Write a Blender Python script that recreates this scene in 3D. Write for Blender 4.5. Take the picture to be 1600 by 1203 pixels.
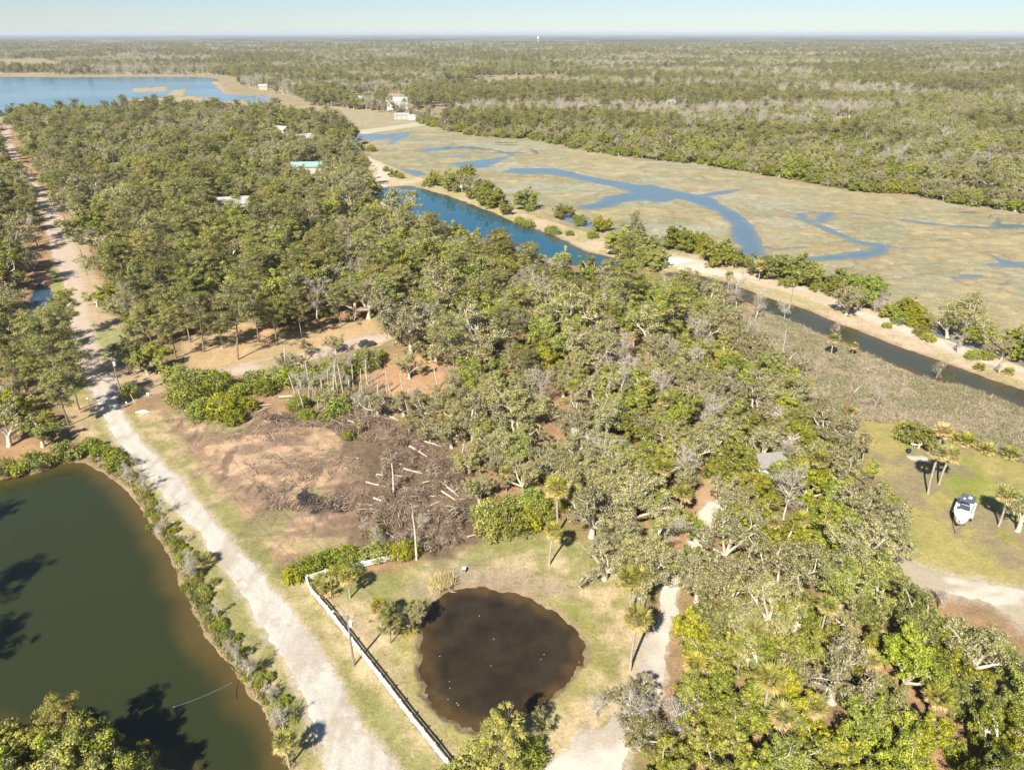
import bpy, math, random
import numpy as np
from mathutils import Vector

# ------------------------------------------------------------------ camera, world, sun, exposure
for o in list(bpy.data.objects): bpy.data.objects.remove(o)
S = bpy.context.scene
COL = S.collection
CAM_H = 75.0
PITCH = math.radians(26.3)
FPX = 1111.0                      # focal length in pixels of the 1600 px wide photograph
cam_d = bpy.data.cameras.new('camera'); cam = bpy.data.objects.new('camera', cam_d); COL.objects.link(cam)
cam_d.sensor_fit = 'HORIZONTAL'; cam_d.sensor_width = 36.0; cam_d.lens = 36.0*FPX/1600.0
cam_d.clip_start = 1.0; cam_d.clip_end = 200000.0
cam.location = (0, 0, CAM_H); cam.rotation_euler = (math.pi/2-PITCH, 0, 0)
S.camera = cam

SUN_EL = math.radians(42.5); SUN_AZ = math.atan2(-.42, -.907)      # compass bearing of the sun from +Y
w = bpy.data.worlds.new('World'); S.world = w; w.use_nodes = True
nt = w.node_tree; bg = nt.nodes['Background']
sky = nt.nodes.new('ShaderNodeTexSky'); sky.sky_type = 'NISHITA'; sky.sun_disc = False
sky.sun_elevation = SUN_EL; sky.sun_rotation = SUN_AZ % (2*math.pi)
sky.altitude = 1500; sky.air_density = 1.0; sky.dust_density = 0.2; sky.ozone_density = 3.0
tn = nt.nodes.new('ShaderNodeMix'); tn.data_type = 'RGBA'; tn.blend_type = 'MULTIPLY'; tn.inputs[0].default_value = 1; tn.inputs[7].default_value = (.90,.96,1.03,1)
gm = nt.nodes.new('ShaderNodeGamma'); gm.inputs[1].default_value = .78; nt.links.new(sky.outputs[0], gm.inputs[0]); nt.links.new(gm.outputs[0], tn.inputs[6]); nt.links.new(tn.outputs[2], bg.inputs[0]); bg.inputs[1].default_value = 0.084
sl = bpy.data.lights.new('sun', 'SUN'); sl.energy = 5.0; sl.angle = math.radians(.5); sl.color = (1, .93, .82)
sun = bpy.data.objects.new('sun', sl); COL.objects.link(sun)
sd_ = Vector((math.sin(SUN_AZ)*math.cos(SUN_EL), math.cos(SUN_AZ)*math.cos(SUN_EL), math.sin(SUN_EL)))
sun.rotation_euler = sd_.to_track_quat('Z', 'Y').to_euler(); sun.location = (-50, -50, 200)
S.view_settings.view_transform = 'Standard'; S.view_settings.look = 'None'
S.view_settings.exposure = 0.92; S.view_settings.gamma = 1
S.render.engine = 'CYCLES'
cy = S.cycles
cy.max_bounces = 6; cy.diffuse_bounces = 2; cy.glossy_bounces = 2; cy.transmission_bounces = 2
cy.transparent_max_bounces = 4; cy.volume_bounces = 0
cy.use_denoising = True
try: cy.denoiser = 'OPENIMAGEDENOISE'; cy.denoising_input_passes = 'RGB_ALBEDO_NORMAL'
except Exception: pass
cy.use_adaptive_sampling = True; cy.adaptive_threshold = 0.02

random.seed(7); RNG = np.random.default_rng(7)
cp, sp = math.cos(PITCH), math.sin(PITCH)

HAZE_D = 7e-5
# ------------------------------------------------------------------ helpers
def P(px, py, h=0.0):
    """ground point seen at a pixel of the 1600x1203 photograph"""
    x = (px-800.0)/FPX; v = (py-601.5)/FPX
    dy = cp - v*sp; dz = -sp - v*cp
    if dz > -1e-3: dz = -1e-3
    t = (h-CAM_H)/dz
    return (x*t, dy*t)
def PP(pts): return np.array([P(*p) for p in pts])
def to_px(x, y, z=0.0):
    dep = y*cp + (CAM_H-z)*sp; up = y*sp - (CAM_H-z)*cp
    return 800+FPX*x/dep, 601.5-FPX*up/dep

def vnoise(x, y, seed=0):
    xi = np.floor(x).astype(np.int64); yi = np.floor(y).astype(np.int64)
    fx = x-xi; fy = y-yi; fx = fx*fx*(3-2*fx); fy = fy*fy*(3-2*fy)
    def hsh(a, b):
        n = (a*374761393 + b*668265263 + seed*1442695041) & 0xffffffff
        n = ((n ^ (n >> 13))*1274126177) & 0xffffffff
        n = ((n ^ (n >> 15))*2246822519) & 0xffffffff
        return ((n ^ (n >> 16)) & 0xffffff)/16777215.0
    a = hsh(xi, yi); b = hsh(xi+1, yi); c = hsh(xi, yi+1); d = hsh(xi+1, yi+1)
    return (a*(1-fx)+b*fx)*(1-fy)+(c*(1-fx)+d*fx)*fy
def fbm(x, y, sc, seed=0, o=4):
    x = np.asarray(x, float)/sc; y = np.asarray(y, float)/sc; s = 0; a = .5; t = 0
    for i in range(o):
        s = s+a*vnoise(x, y, seed+i*17); t += a; a *= .55; x = x*2.03+11.3; y = y*2.03+7.7
    return s/t
def smooth(e0, e1, x):
    t = np.clip((x-e0)/(e1-e0), 0, 1); return t*t*(3-2*t)

FAR = 14.0
def sdf(poly, X, Y):
    """signed distance (negative inside) to a closed polygon, clipped to FAR outside"""
    poly = np.asarray(poly); out = np.full(X.shape, FAR)
    m = (X > poly[:,0].min()-FAR) & (X < poly[:,0].max()+FAR) & (Y > poly[:,1].min()-FAR) & (Y < poly[:,1].max()+FAR)
    x = X[m]; y = Y[m]
    if not len(x): return out
    d2 = np.full(x.shape, 1e18); ins = np.zeros(x.shape, bool); n = len(poly)
    for i in range(n):
        ax, ay = poly[i]; bx, by = poly[(i+1) % n]
        ex, ey = bx-ax, by-ay; L = ex*ex+ey*ey+1e-12
        t = np.clip(((x-ax)*ex+(y-ay)*ey)/L, 0, 1)
        d2 = np.minimum(d2, (x-ax-t*ex)**2+(y-ay-t*ey)**2)
        c = ((ay > y) != (by > y)) & (x < ex*(y-ay)/((by-ay) if by != ay else 1e-9)+ax)
        ins ^= c
    d = np.sqrt(d2); out[m] = np.minimum(np.where(ins, -d, d), FAR)
    return out
def sdline(pts, ws, X, Y):
    """distance to a polyline less its half width (metres, per vertex)"""
    pts = np.asarray(pts); out = np.full(X.shape, FAR); wm = max(ws)+FAR
    m = (X > pts[:,0].min()-wm) & (X < pts[:,0].max()+wm) & (Y > pts[:,1].min()-wm) & (Y < pts[:,1].max()+wm)
    x = X[m]; y = Y[m]
    if not len(x): return out
    d = np.full(x.shape, FAR)
    for i in range(len(pts)-1):
        ax, ay = pts[i]; bx, by = pts[i+1]; ex, ey = bx-ax, by-ay; L = ex*ex+ey*ey+1e-12
        t = np.clip(((x-ax)*ex+(y-ay)*ey)/L, 0, 1)
        d = np.minimum(d, np.hypot(x-ax-t*ex, y-ay-t*ey)-(ws[i]*(1-t)+ws[i+1]*t))
    out[m] = d; return out
def inside(poly, x, y):
    n = len(poly); r = False
    for i in range(n):
        ax, ay = poly[i]; bx, by = poly[(i+1) % n]
        if (ay > y) != (by > y) and x < (bx-ax)*(y-ay)/(by-ay)+ax: r = not r
    return r

def tag(o, label=None, cat=None, group=None, kind=None):
    if label: o['label'] = label
    if cat: o['category'] = cat
    if group: o['group'] = group
    if kind: o['kind'] = kind
    return o
def mesh_np(name, V, F, mats=(), mi=None, tint=None, col=None, smooth_=False, uv=None):
    """mesh from numpy verts and quads/tris (all faces the same size)"""
    me = bpy.data.meshes.new(name); V = np.asarray(V, np.float32); F = np.asarray(F, np.int32); k = F.shape[1]
    me.vertices.add(len(V)); me.vertices.foreach_set('co', V.ravel())
    me.loops.add(F.size); me.loops.foreach_set('vertex_index', F.ravel())
    me.polygons.add(len(F)); me.polygons.foreach_set('loop_start', np.arange(0, F.size, k, dtype=np.int32))
    me.polygons.foreach_set('loop_total', np.full(len(F), k, np.int32))
    for m in mats: me.materials.append(m)
    if mi is not None: me.polygons.foreach_set('material_index', np.asarray(mi, np.int32))
    if smooth_: me.polygons.foreach_set('use_smooth', np.ones(len(F), bool))
    for nm, arr in (('tint', tint), ('albedo', col)):
        if arr is not None:
            a = me.color_attributes.new(nm, 'FLOAT_COLOR', 'POINT'); arr = np.asarray(arr, np.float32)
            full = np.ones((len(V), 4), np.float32); full[:, :arr.shape[1]] = arr
            a.data.foreach_set('color', full.ravel())
    me.update(calc_edges=True); me.validate()
    return me
def link(name, me, parent=None, loc=None, rot=None, scale=None):
    o = bpy.data.objects.new(name, me); COL.objects.link(o)
    if parent: o.parent = parent
    if loc is not None: o.location = loc
    if rot is not None: o.rotation_euler = rot
    if scale is not None: o.scale = scale
    return o
def empty(name, loc=(0,0,0), rz=0, sc=1):
    o = bpy.data.objects.new(name, None); COL.objects.link(o); o.location = loc; o.rotation_euler = (0,0,rz)
    o.scale = (sc,)*3 if not hasattr(sc, '__len__') else sc; o.empty_display_size = .5
    return o
def dup(root, loc, rz=0, sc=1):
    r = root.copy(); COL.objects.link(r); r.location = loc; r.rotation_euler = (0,0,rz)
    r.scale = (sc,)*3 if not hasattr(sc, '__len__') else sc
    for c in root.children:
        d = c.copy(); COL.objects.link(d); d.parent = r
        for g in c.children:
            e = g.copy(); COL.objects.link(e); e.parent = d
    return r

# ------------------------------------------------------------------ materials
def new_mat(name):
    m = bpy.data.materials.new(name); m.use_nodes = True; n = m.node_tree.nodes; n.clear()
    out = n.new('ShaderNodeOutputMaterial'); return m, n, m.node_tree.links, out
def simple(name, col, rough=.7, metal=0, noise=.12, nsc=3, bump=0, spec=.4):
    m, n, l, out = new_mat(name); b = n.new('ShaderNodeBsdfPrincipled')
    b.inputs['Roughness'].default_value = rough; b.inputs['Metallic'].default_value = metal
    b.inputs['Specular IOR Level'].default_value = spec
    tc = n.new('ShaderNodeTexCoord'); nz = n.new('ShaderNodeTexNoise'); nz.inputs['Scale'].default_value = nsc
    nz.inputs['Detail'].default_value = 5; l.new(tc.outputs['Object'], nz.inputs['Vector'])
    mr = n.new('ShaderNodeMapRange'); mr.inputs[1].default_value = .3; mr.inputs[2].default_value = .7
    mr.inputs[3].default_value = 1-noise; mr.inputs[4].default_value = 1+noise
    l.new(nz.outputs[0], mr.inputs[0])
    mx = n.new('ShaderNodeMix'); mx.data_type = 'RGBA'; mx.blend_type = 'MULTIPLY'; mx.inputs[0].default_value = 1
    mx.inputs[6].default_value = (*col, 1); l.new(mr.outputs[0], mx.inputs[7]); l.new(mx.outputs[2], b.inputs['Base Color'])
    if bump:
        bp = n.new('ShaderNodeBump'); bp.inputs['Strength'].default_value = bump; bp.inputs['Distance'].default_value = .1
        l.new(nz.outputs[0], bp.inputs['Height']); l.new(bp.outputs[0], b.inputs['Normal'])
    l.new(b.outputs[0], out.inputs[0]); return m

def leaf_mat(name, a, b, moss=(.30,.28,.20), hue=.03, val=.35, transl=.2):
    m, n, l, out = new_mat(name)
    at = n.new('ShaderNodeVertexColor'); at.layer_name = 'tint'
    sep = n.new('ShaderNodeSeparateColor'); l.new(at.outputs[0], sep.inputs[0])
    m1 = n.new('ShaderNodeMix'); m1.data_type = 'RGBA'; m1.inputs[6].default_value = (*a,1); m1.inputs[7].default_value = (*b,1)
    l.new(sep.outputs[0], m1.inputs[0])
    oi = n.new('ShaderNodeObjectInfo')
    hs = n.new('ShaderNodeHueSaturation')
    def rng(src, lo, hi, mul=1.0, add=0.0):
        x = n.new('ShaderNodeMath'); x.operation = 'MULTIPLY_ADD'; x.inputs[1].default_value = mul; x.inputs[2].default_value = add
        l.new(src, x.inputs[0]); f = n.new('ShaderNodeMath'); f.operation = 'FRACT'; l.new(x.outputs[0], f.inputs[0])
        r = n.new('ShaderNodeMapRange'); r.inputs[3].default_value = lo; r.inputs[4].default_value = hi; l.new(f.outputs[0], r.inputs[0]); return r.outputs[0]
    l.new(rng(oi.outputs['Random'], .5-hue, .5+hue*.35, 7.13), hs.inputs['Hue'])
    l.new(rng(oi.outputs['Random'], .88, 1.15, 3.71, .3), hs.inputs['Saturation'])
    l.new(rng(oi.outputs['Random'], 1-val, 1+val, 13.7, .1), hs.inputs['Value'])
    l.new(m1.outputs[2], hs.inputs['Color'])
    m2 = n.new('ShaderNodeMix'); m2.data_type = 'RGBA'; m2.inputs[7].default_value = (*moss,1)
    l.new(sep.outputs[1], m2.inputs[0]); l.new(hs.outputs[0], m2.inputs[6])
    p = n.new('ShaderNodeBsdfPrincipled'); p.inputs['Roughness'].default_value = .55; p.inputs['Specular IOR Level'].default_value = .35
    t = n.new('ShaderNodeBsdfTranslucent'); mix = n.new('ShaderNodeMixShader'); mix.inputs[0].default_value = transl
    l.new(m2.outputs[2], p.inputs['Base Color']); l.new(m2.outputs[2], t.inputs[0])
    l.new(p.outputs[0], mix.inputs[1]); l.new(t.outputs[0], mix.inputs[2]); l.new(mix.outputs[0], out.inputs[0])
    return m

def ground_mat(name, fine=.35, bump=.4, fs=2.2, rough=.95):
    m, n, l, out = new_mat(name); b = n.new('ShaderNodeBsdfPrincipled')
    b.inputs['Roughness'].default_value = rough; b.inputs['Specular IOR Level'].default_value = .15
    at = n.new('ShaderNodeVertexColor'); at.layer_name = 'albedo'; ge = n.new('ShaderNodeNewGeometry')
    tot = None
    for sc, amp in ((fs, fine), (fs*.27, fine*.6), (fs*.05, fine*.35)):
        nz = n.new('ShaderNodeTexNoise'); nz.inputs['Scale'].default_value = sc; nz.inputs['Detail'].default_value = 4
        nz.inputs['Roughness'].default_value = .7; l.new(ge.outputs['Position'], nz.inputs['Vector'])
        mr = n.new('ShaderNodeMapRange'); mr.inputs[1].default_value = .25; mr.inputs[2].default_value = .75
        mr.inputs[3].default_value = 1-amp; mr.inputs[4].default_value = 1+amp; l.new(nz.outputs[0], mr.inputs[0])
        if tot is None: tot = mr.outputs[0]; first = nz
        else:
            mm = n.new('ShaderNodeMath'); mm.operation = 'MULTIPLY'; l.new(tot, mm.inputs[0]); l.new(mr.outputs[0], mm.inputs[1]); tot = mm.outputs[0]
    mx = n.new('ShaderNodeMix'); mx.data_type = 'RGBA'; mx.blend_type = 'MULTIPLY'; mx.inputs[0].default_value = 1
    l.new(at.outputs[0], mx.inputs[6]); l.new(tot, mx.inputs[7]); l.new(mx.outputs[2], b.inputs['Base Color'])
    bp = n.new('ShaderNodeBump'); bp.inputs['Strength'].default_value = bump; bp.inputs['Distance'].default_value = .25
    l.new(first.outputs[0], bp.inputs['Height']); l.new(bp.outputs[0], b.inputs['Normal'])
    l.new(b.outputs[0], out.inputs[0]); return m

def water_mat(name, rough=.08, bump=.05, bs=.8, spec=.5):
    m, n, l, out = new_mat(name); b = n.new('ShaderNodeBsdfPrincipled')
    at = n.new('ShaderNodeVertexColor'); at.layer_name = 'albedo'; l.new(at.outputs[0], b.inputs['Base Color'])
    b.inputs['Roughness'].default_value = rough; b.inputs['IOR'].default_value = 1.333; b.inputs['Specular IOR Level'].default_value = spec
    ge = n.new('ShaderNodeNewGeometry'); nz = n.new('ShaderNodeTexNoise'); nz.inputs['Scale'].default_value = bs; nz.inputs['Detail'].default_value = 3
    l.new(ge.outputs['Position'], nz.inputs['Vector'])
    bp = n.new('ShaderNodeBump'); bp.inputs['Strength'].default_value = bump; bp.inputs['Distance'].default_value = .2
    l.new(nz.outputs[0], bp.inputs['Height']); l.new(bp.outputs[0], b.inputs['Normal'])
    l.new(b.outputs[0], out.inputs[0]); return m

M_BARK = simple('bark_pale', (.50,.44,.34), .9, nsc=2.5, noise=.3)
M_BARKP = simple('bark_pine', (.25,.19,.14), .9, nsc=3, noise=.35)
M_DEAD = simple('dead_wood', (.50,.44,.35), .9, nsc=2, noise=.3)
M_PALM = simple('palm_bark', (.38,.32,.25), .9, nsc=5, noise=.3)
M_OAK = leaf_mat('leaf_oak', (.12,.13,.035), (.44,.42,.14), moss=(.54,.46,.29), hue=.025, val=.32)
M_OAKG = leaf_mat('leaf_green_oak', (.09,.13,.016), (.41,.43,.06), moss=(.50,.43,.24), hue=.03, val=.32)
M_PINE = leaf_mat('needles', (.095,.115,.026), (.37,.36,.095), moss=(.48,.36,.19), hue=.025, val=.32)
M_BARE = leaf_mat('twigs', (.36,.31,.24), (.56,.50,.40), moss=(.4,.38,.3), hue=.01, val=.2, transl=.1)
M_BUSH = leaf_mat('leaf_bush', (.12,.17,.025), (.40,.43,.065), moss=(.48,.32,.10), hue=.03, val=.25)
M_FROND = leaf_mat('frond', (.17,.19,.035), (.45,.41,.10), moss=(.58,.42,.20), hue=.015, val=.2)
M_GRASS = leaf_mat('scrub_leaf', (.31,.27,.18), (.48,.42,.31), moss=(.26,.26,.12), hue=.01, val=.05, transl=.2)
M_STICK = leaf_mat('sticks', (.10,.07,.05), (.34,.25,.17), moss=(.5,.44,.35), hue=.005, val=.05, transl=0)

# ------------------------------------------------------------------ traced layout (photograph pixels)
ROAD = PP([(520,1230),(500,1150),(482,1100),(450,1047),(425,1003),(400,959),(380,928),(360,897),(332,865),(307,825),(275,800),(245,765),(215,725),(177,680),(160,645),
  (150,625),(130,580),(117,530),(105,475),(100,435),(87,412),(80,385),(72,355),(54,310),(30,272),(15,245),(2,220),(8,192),(16,192),(14,215),(25,240),(50,277),(75,310),(92,335),
  (102,355),(117,390),(127,445),(140,500),(150,540),(165,575),(184,603),(188,640),(217,687),(252,722),(290,755),(315,792),(355,837),(400,890),(410,900),(457,957),(500,1017),(540,1090),(575,1145),(622,1200),(650,1230)])
SIDE = PP([(150,640),(205,607),(275,590),(362,574),(400,566),(450,556),(485,549),(545,531),(585,524),(640,505),(645,513),(590,538),(550,545),(490,560),(452,568),(402,579),(364,587),(278,604),(210,622),(180,645)])
DRIVE = PP([(800,1260),(850,1200),(905,1152),(940,1132),(960,1110),(985,1070),(995,1047),(1007,1005),(1025,975),(1032,950),(1032,930),(1040,910),(1060,880),(1080,840),(1090,800),(1110,785),(1150,768),(1185,762),(1215,740),(1225,745),
  (1200,775),(1160,790),(1120,802),(1105,840),(1080,890),(1056,922),(1062,962),(1050,987),(1040,1007),(1036,1055),(1027,1087),(1020,1125),(990,1162),(975,1200),(950,1260)])
DRIVE2 = PP([(1345,845),(1365,850),(1395,870),(1440,885),(1480,895),(1530,905),(1600,925),(1750,955),(1750,1010),(1600,978),(1560,955),(1530,940),(1490,935),(1450,920),(1400,905),(1370,900),(1340,880)])
TRACK = PP([(1020,400),(1050,399),(1090,408),(1112,420),(1160,428),(1200,438),(1250,450),(1300,468),(1350,487),(1400,503),(1450,520),(1500,540),(1550,560),(1600,578),(1750,640),(1750,665),(1600,592),(1550,572),(1500,552),(1450,533),(1400,514),(1350,497),(1300,479),(1250,460),(1200,447),(1160,436),(1105,428),(1070,418),(1030,412)])
LOTROAD = PP([(552,238),(575,246),(598,258),(612,268),(612,280),(600,292),(585,292),(588,280),(590,268),(578,258),(550,246)])
CAUSE = PP([(540,206),(600,199),(660,190),(760,183),(760,188),(662,196),(602,205),(542,213)])
LPOND = PP([(-40,762),(0,747),(50,739),(100,722),(130,722),(165,738),(200,765),(230,805),(250,845),(265,870),(285,910),(300,950),(320,985),(350,1030),(385,1075),(410,1110),(430,1150),(445,1203),(450,1300),(330,1290),(280,1200),(200,1190),(100,1150),(0,1140),(-300,1150),(-420,760),(-200,765)])
CPOND = PP([(655,1010),(660,985),(668,965),(680,940),(700,920),(730,912),(770,915),(810,922),(845,937),(880,960),(903,985),(912,1010),(910,1030),(895,1055),(870,1075),(850,1095),(820,1120),(790,1132),(745,1138),(715,1130),(690,1112),(665,1088),(662,1065),(655,1045)])
LAGOON = PP([(586,293),(640,289),(700,305),(750,324),(800,344),(850,361),(880,374),(915,391),(960,402),(1000,412),(960,425),(880,412),(800,392),(740,372),(680,350),(620,330),(590,318),(580,302)])
CANAL = PP([(1040,424),(1085,428),(1115,434),(1150,444),(1200,464),(1260,482),(1300,498),(1350,518),(1400,538),(1500,573),(1600,608),(1800,690),(1800,745),(1600,638),(1520,607),(1450,590),(1400,571),(1330,541),(1260,511),(1200,488),(1150,461),(1100,444),(1045,434)])
DITCH = PP([(58,440),(76,445),(84,470),(84,500),(78,514),(50,505),(40,480),(52,462)])
BAY = PP([(-400,119),(0,120),(100,121),(300,120),(338,123),(352,134),(345,142),(372,147),(415,150),(440,156),(425,166),(395,163),(360,171),(300,172),(180,165),(60,182),(0,182),(-400,205)])
MARSH = PP([(300,175),(360,170),(400,163),(430,160),(470,168),(540,172),(600,180),(660,186),(700,205),(760,214),(830,217),(900,232),(960,242),(1050,252),(1100,256),(1180,269),(1260,286),(1350,299),(1440,308),(1500,318),(1600,332),(1800,350),(1800,660),(1600,572),(1550,553),(1450,513),(1380,488),(1300,463),(1200,425),(1100,402),(1000,385),(900,358),(800,325),(700,295),(640,272),(600,260),(560,235),(540,205),(440,190),(320,185)])
CREEKP = [PP(p) for p in (
  [(545,212),(560,208),(600,209),(622,207),(645,205),(640,212),(625,219),(612,226),(606,226),(612,216),(590,218),(560,216),(556,222),(564,232),(548,228)],
  [(700,254),(740,250),(780,245),(800,243),(770,235),(720,232),(680,236),(650,238),(660,232),(700,228),(740,228),(775,234),(800,238),(806,240),(785,250),(770,258),(760,262),(720,262)],
  [(860,262),(880,264),(920,274),(960,281),(975,283),(1000,288),(1020,287),(1040,293),(1090,303),(1110,300),(1150,294),(1172,294),(1140,302),(1110,306),(1130,318),(1160,335),(1178,352),(1190,372),(1200,398),(1160,402),(1150,380),(1140,360),(1145,350),(1120,332),(1080,315),(1060,310),(1040,316),(1010,312),(975,316),(960,322),(930,328),(900,326),(905,320),(930,315),(945,305),(985,300),(960,292),(900,279),(860,272),(820,272),(780,268),(800,262)],
  [(1255,330),(1262,334),(1268,342),(1290,352),(1330,368),(1345,374),(1375,378),(1392,386),(1388,396),(1360,402),(1320,404),(1278,408),(1240,406),(1240,400),(1278,398),(1310,394),(1345,390),(1362,384),(1330,378),(1300,364),(1260,348),(1243,341),(1247,333)],
  [(1540,356),(1552,345),(1560,338),(1566,348),(1600,350),(1700,352),(1700,357),(1600,355),(1560,358)],
  [(1535,390),(1560,400),(1600,412),(1680,425),(1680,432),(1600,418),(1560,408)],
  [(1395,494),(1420,500),(1450,511),(1500,528),(1560,546),(1700,610),(1700,618),(1560,554),(1500,538),(1440,517)],
  [(880,330),(920,338),(930,350),(925,356),(890,346),(870,338)],
  [(628,262),(660,266),(668,272),(650,275),(632,268)],
)]
CREEKL = [(PP(p), ws) for p, ws in (
  ([(700,232),(660,236)], (3,2)),
  ([(1255,332),(1300,331),(1340,333),(1400,340),(1440,347),(1490,352),(1545,355)], (1.5,1.2,1.2,1.6,3,2,3)),
  ([(1200,385),(1210,388),(1260,384)], (3,1.5,1)),
  ([(1282,344),(1296,333)], (4,4)),
  ([(830,232),(840,240),(800,243)], (1.5,2,3)),
)]
CLEAR = PP([(245,648),(262,632),(330,640),(400,655),(520,640),(600,640),(690,670),(722,720),(735,780),(748,850),(700,866),(640,858),(560,862),(500,880),(440,885),(420,860),(385,810),(340,760),(290,700)])
GRASS = PP([(150,650),(250,640),(300,700),(350,760),(400,830),(440,880),(500,905),(620,890),(700,870),(760,840),(860,830),(930,860),(1010,930),(1010,1050),(960,1130),(900,1203),(880,1300),(430,1300),(430,1150),(300,940),(240,840),(190,760),(150,710),(130,690)])
LAWN = PP([(1325,640),(1420,658),(1500,690),(1600,720),(1800,780),(1800,1000),(1600,960),(1400,885),(1370,860),(1375,780),(1345,700)])
SCRUB = PP([(1130,470),(1200,492),(1260,515),(1330,545),(1400,576),(1450,596),(1520,612),(1600,642),(1800,750),(1800,780),(1600,722),(1500,690),(1420,660),(1330,655),(1250,640),(1195,590),(1150,540),(1105,478)])
DIKE = PP([(560,236),(600,255),(640,272),(700,292),(760,310),(820,332),(880,352),(950,372),(1020,388),(1110,402),(1200,425),(1300,463),(1380,488),(1450,513),(1550,553),(1600,572),(1800,660),(1800,700),(1600,612),(1500,578),(1400,545),(1300,505),(1200,470),(1150,450),(1090,436),(1040,428),(960,405),(880,380),(800,350),(700,310),(640,292),(585,296),(560,280),(545,255)])
VERGE = PP([(90,340),(110,345),(135,380),(152,430),(165,480),(200,520),(250,580),(272,586),(230,600),(185,605),(150,545),(128,470),(117,400)])
VERGEL = PP([(82,405),(100,435),(105,475),(117,530),(130,580),(150,640),(130,690),(100,640),(85,560),(85,500),(78,450)])
YARD = PP([(1085,790),(1090,760),(1110,745),(1150,770),(1185,760),(1190,775),(1150,795),(1105,805)])
FIELDS = [PP(p) for p in (
  [(1286,186),(1310,184),(1342,190),(1338,207),(1305,210),(1290,200)],
  [(672,134),(740,124),(800,118),(880,118),(905,124),(870,134),(810,136),(730,142),(690,141)],
  [(-300,96),(0,94),(60,92),(85,100),(110,108),(90,112),(0,112),(-300,112)],
  [(632,176),(680,168),(740,176),(700,186),(660,186),(640,186)],
  [(1420,298),(1480,288),(1560,300),(1600,305),(1600,318),(1500,316),(1440,306)],
  [(1060,252),(1120,244),(1180,262),(1100,256)],
  [(-400,116),(0,116),(180,118),(330,117),(362,121),(380,137),(420,142),(460,152),(480,165),(430,172),(300,178),(250,182),(430,188),(440,175),(420,160),(360,145),(340,128),(300,122),(-400,122)],
  [(840,224),(860,216),(886,217),(880,226),(850,227)])]

# ------------------------------------------------------------------ terrain on a fan-shaped grid
rows = []; y = 44.0
while y < 650: rows.append(y); y *= 1.004
while y < 5200: rows.append(y); y *= 1.009
while y < 90000: rows.append(y); y *= 1.06
rows = np.array(rows); vcol = np.concatenate([np.arange(-1.04, 1.04001, .0024)]); vcol = np.concatenate([[-3,-2,-1.4,-1.15], vcol, [1.15,1.4,2,3]])
YY, VV = np.meshgrid(rows, vcol, indexing='ij'); XX = VV*(YY*cp+CAM_H*sp); NR, NC = XX.shape
X = XX.ravel(); Y = YY.ravel()
wob = (fbm(X, Y, 6, 3)-.5); wob2 = (fbm(X, Y, 2.0, 9)-.5); big = fbm(X, Y, 45, 21); mid = fbm(X, Y, 12, 33); fin = fbm(X, Y, 2.2, 44, 3)
def sdw(poly, a=2.0, b=1.0): return sdf(poly, X, Y)+wob*a+wob2*b
s_l = sdw(LPOND, 1.4, .8); s_c = sdw(CPOND, 1.7, 1.6); s_lag = sdw(LAGOON, 3, 1.5); s_can = sdw(CANAL, 1.5, 1); s_dit = sdw(DITCH, 2, 1); s_bay = sdw(BAY, 6, 2)
flats = (fbm(X*.45, Y*.18, 9, 71)-.56)*60                                    # mud flats in the bay
px_all, py_all = to_px(X, Y)
flatm = smooth(200, 330, px_all)*smooth(136, 150, py_all)
s_bay = np.where(s_bay < 0, s_bay + np.clip(flats+9, -2, 30)*flatm, s_bay)
for f_ in ([(205,139),(262,135),(264,142),(215,144)],[(268,143),(292,138),(288,151),(258,148)],[(195,155),(300,150),(345,158),(300,162),(220,163)],[(340,160),(382,156),(395,162),(345,167)],[(330,128),(348,126),(352,140),(338,138)]):
    s_bay = np.maximum(s_bay, -(sdf(PP(f_), X, Y)+wob*14+wob2*4))
s_crk = np.full(X.shape, FAR)
for p in CREEKP: s_crk = np.minimum(s_crk, sdf(p, X, Y))
for p, ws in CREEKL: s_crk = np.minimum(s_crk, sdline(p, ws, X, Y))
s_mar0 = sdw(MARSH, 5, 1)
# shallow open pools in the marsh
pool = (fbm(X*.35, Y, 13, 91)-.66)*30; poolm = smooth(0, -8, s_mar0)
pool = -pool+1.0+14*(1-np.maximum(smooth(1370, 1500, px_all), smooth(590,640,px_all)*smooth(880,820,px_all)*smooth(262,250,py_all)))
s_crk = s_crk + .3 + wob*3 + wob2*1.6
for q_ in range(2):                                            # small dendritic side creeks
    rg = np.abs(fbm(X*.8, Y, 40, 130+q_, 3)-.5)*90; s_crk = np.where(s_mar0 < -6, np.minimum(s_crk, np.maximum(rg+.35-.9*smooth(30, 0, np.abs(s_crk)*2), -.6)+smooth(10,14,s_crk)*3), s_crk)
s_crk = np.minimum(s_crk, np.where(poolm > .5, np.maximum(pool, -.8), FAR))
s_water = np.minimum.reduce([s_l, s_c, s_lag, s_can, s_dit, s_bay, s_crk])
WL = -.35
H = (fbm(X, Y, 9, 5)-.5)*.24 + (fin-.5)*.06
H = np.where(Y > 2600, 0, H)
clr = smooth(3.5, -3.5, sdw(CLEAR, 9, 4)); H += clr*((fbm(X, Y, 5, 77)-.45)*1.1)
lvl = WL + np.where(s_crk <= s_water+.01, .3, .55)*s_water
H = np.where(s_water < 3.0, np.minimum(H, np.maximum(lvl, -1.6)), H)
road_s = sdw(ROAD, 1.0, 1.2); side_s = sdw(SIDE, 1.0, 1.0); drv_s = sdw(DRIVE, 1.2, 1.2); drv2_s = sdw(DRIVE2, 2.5, 2); trk_s = sdw(TRACK, 1.5, 1.4); lot_s = sdw(LOTROAD, 2, 1); cau_s = sdw(CAUSE, 2, 1)

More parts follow.
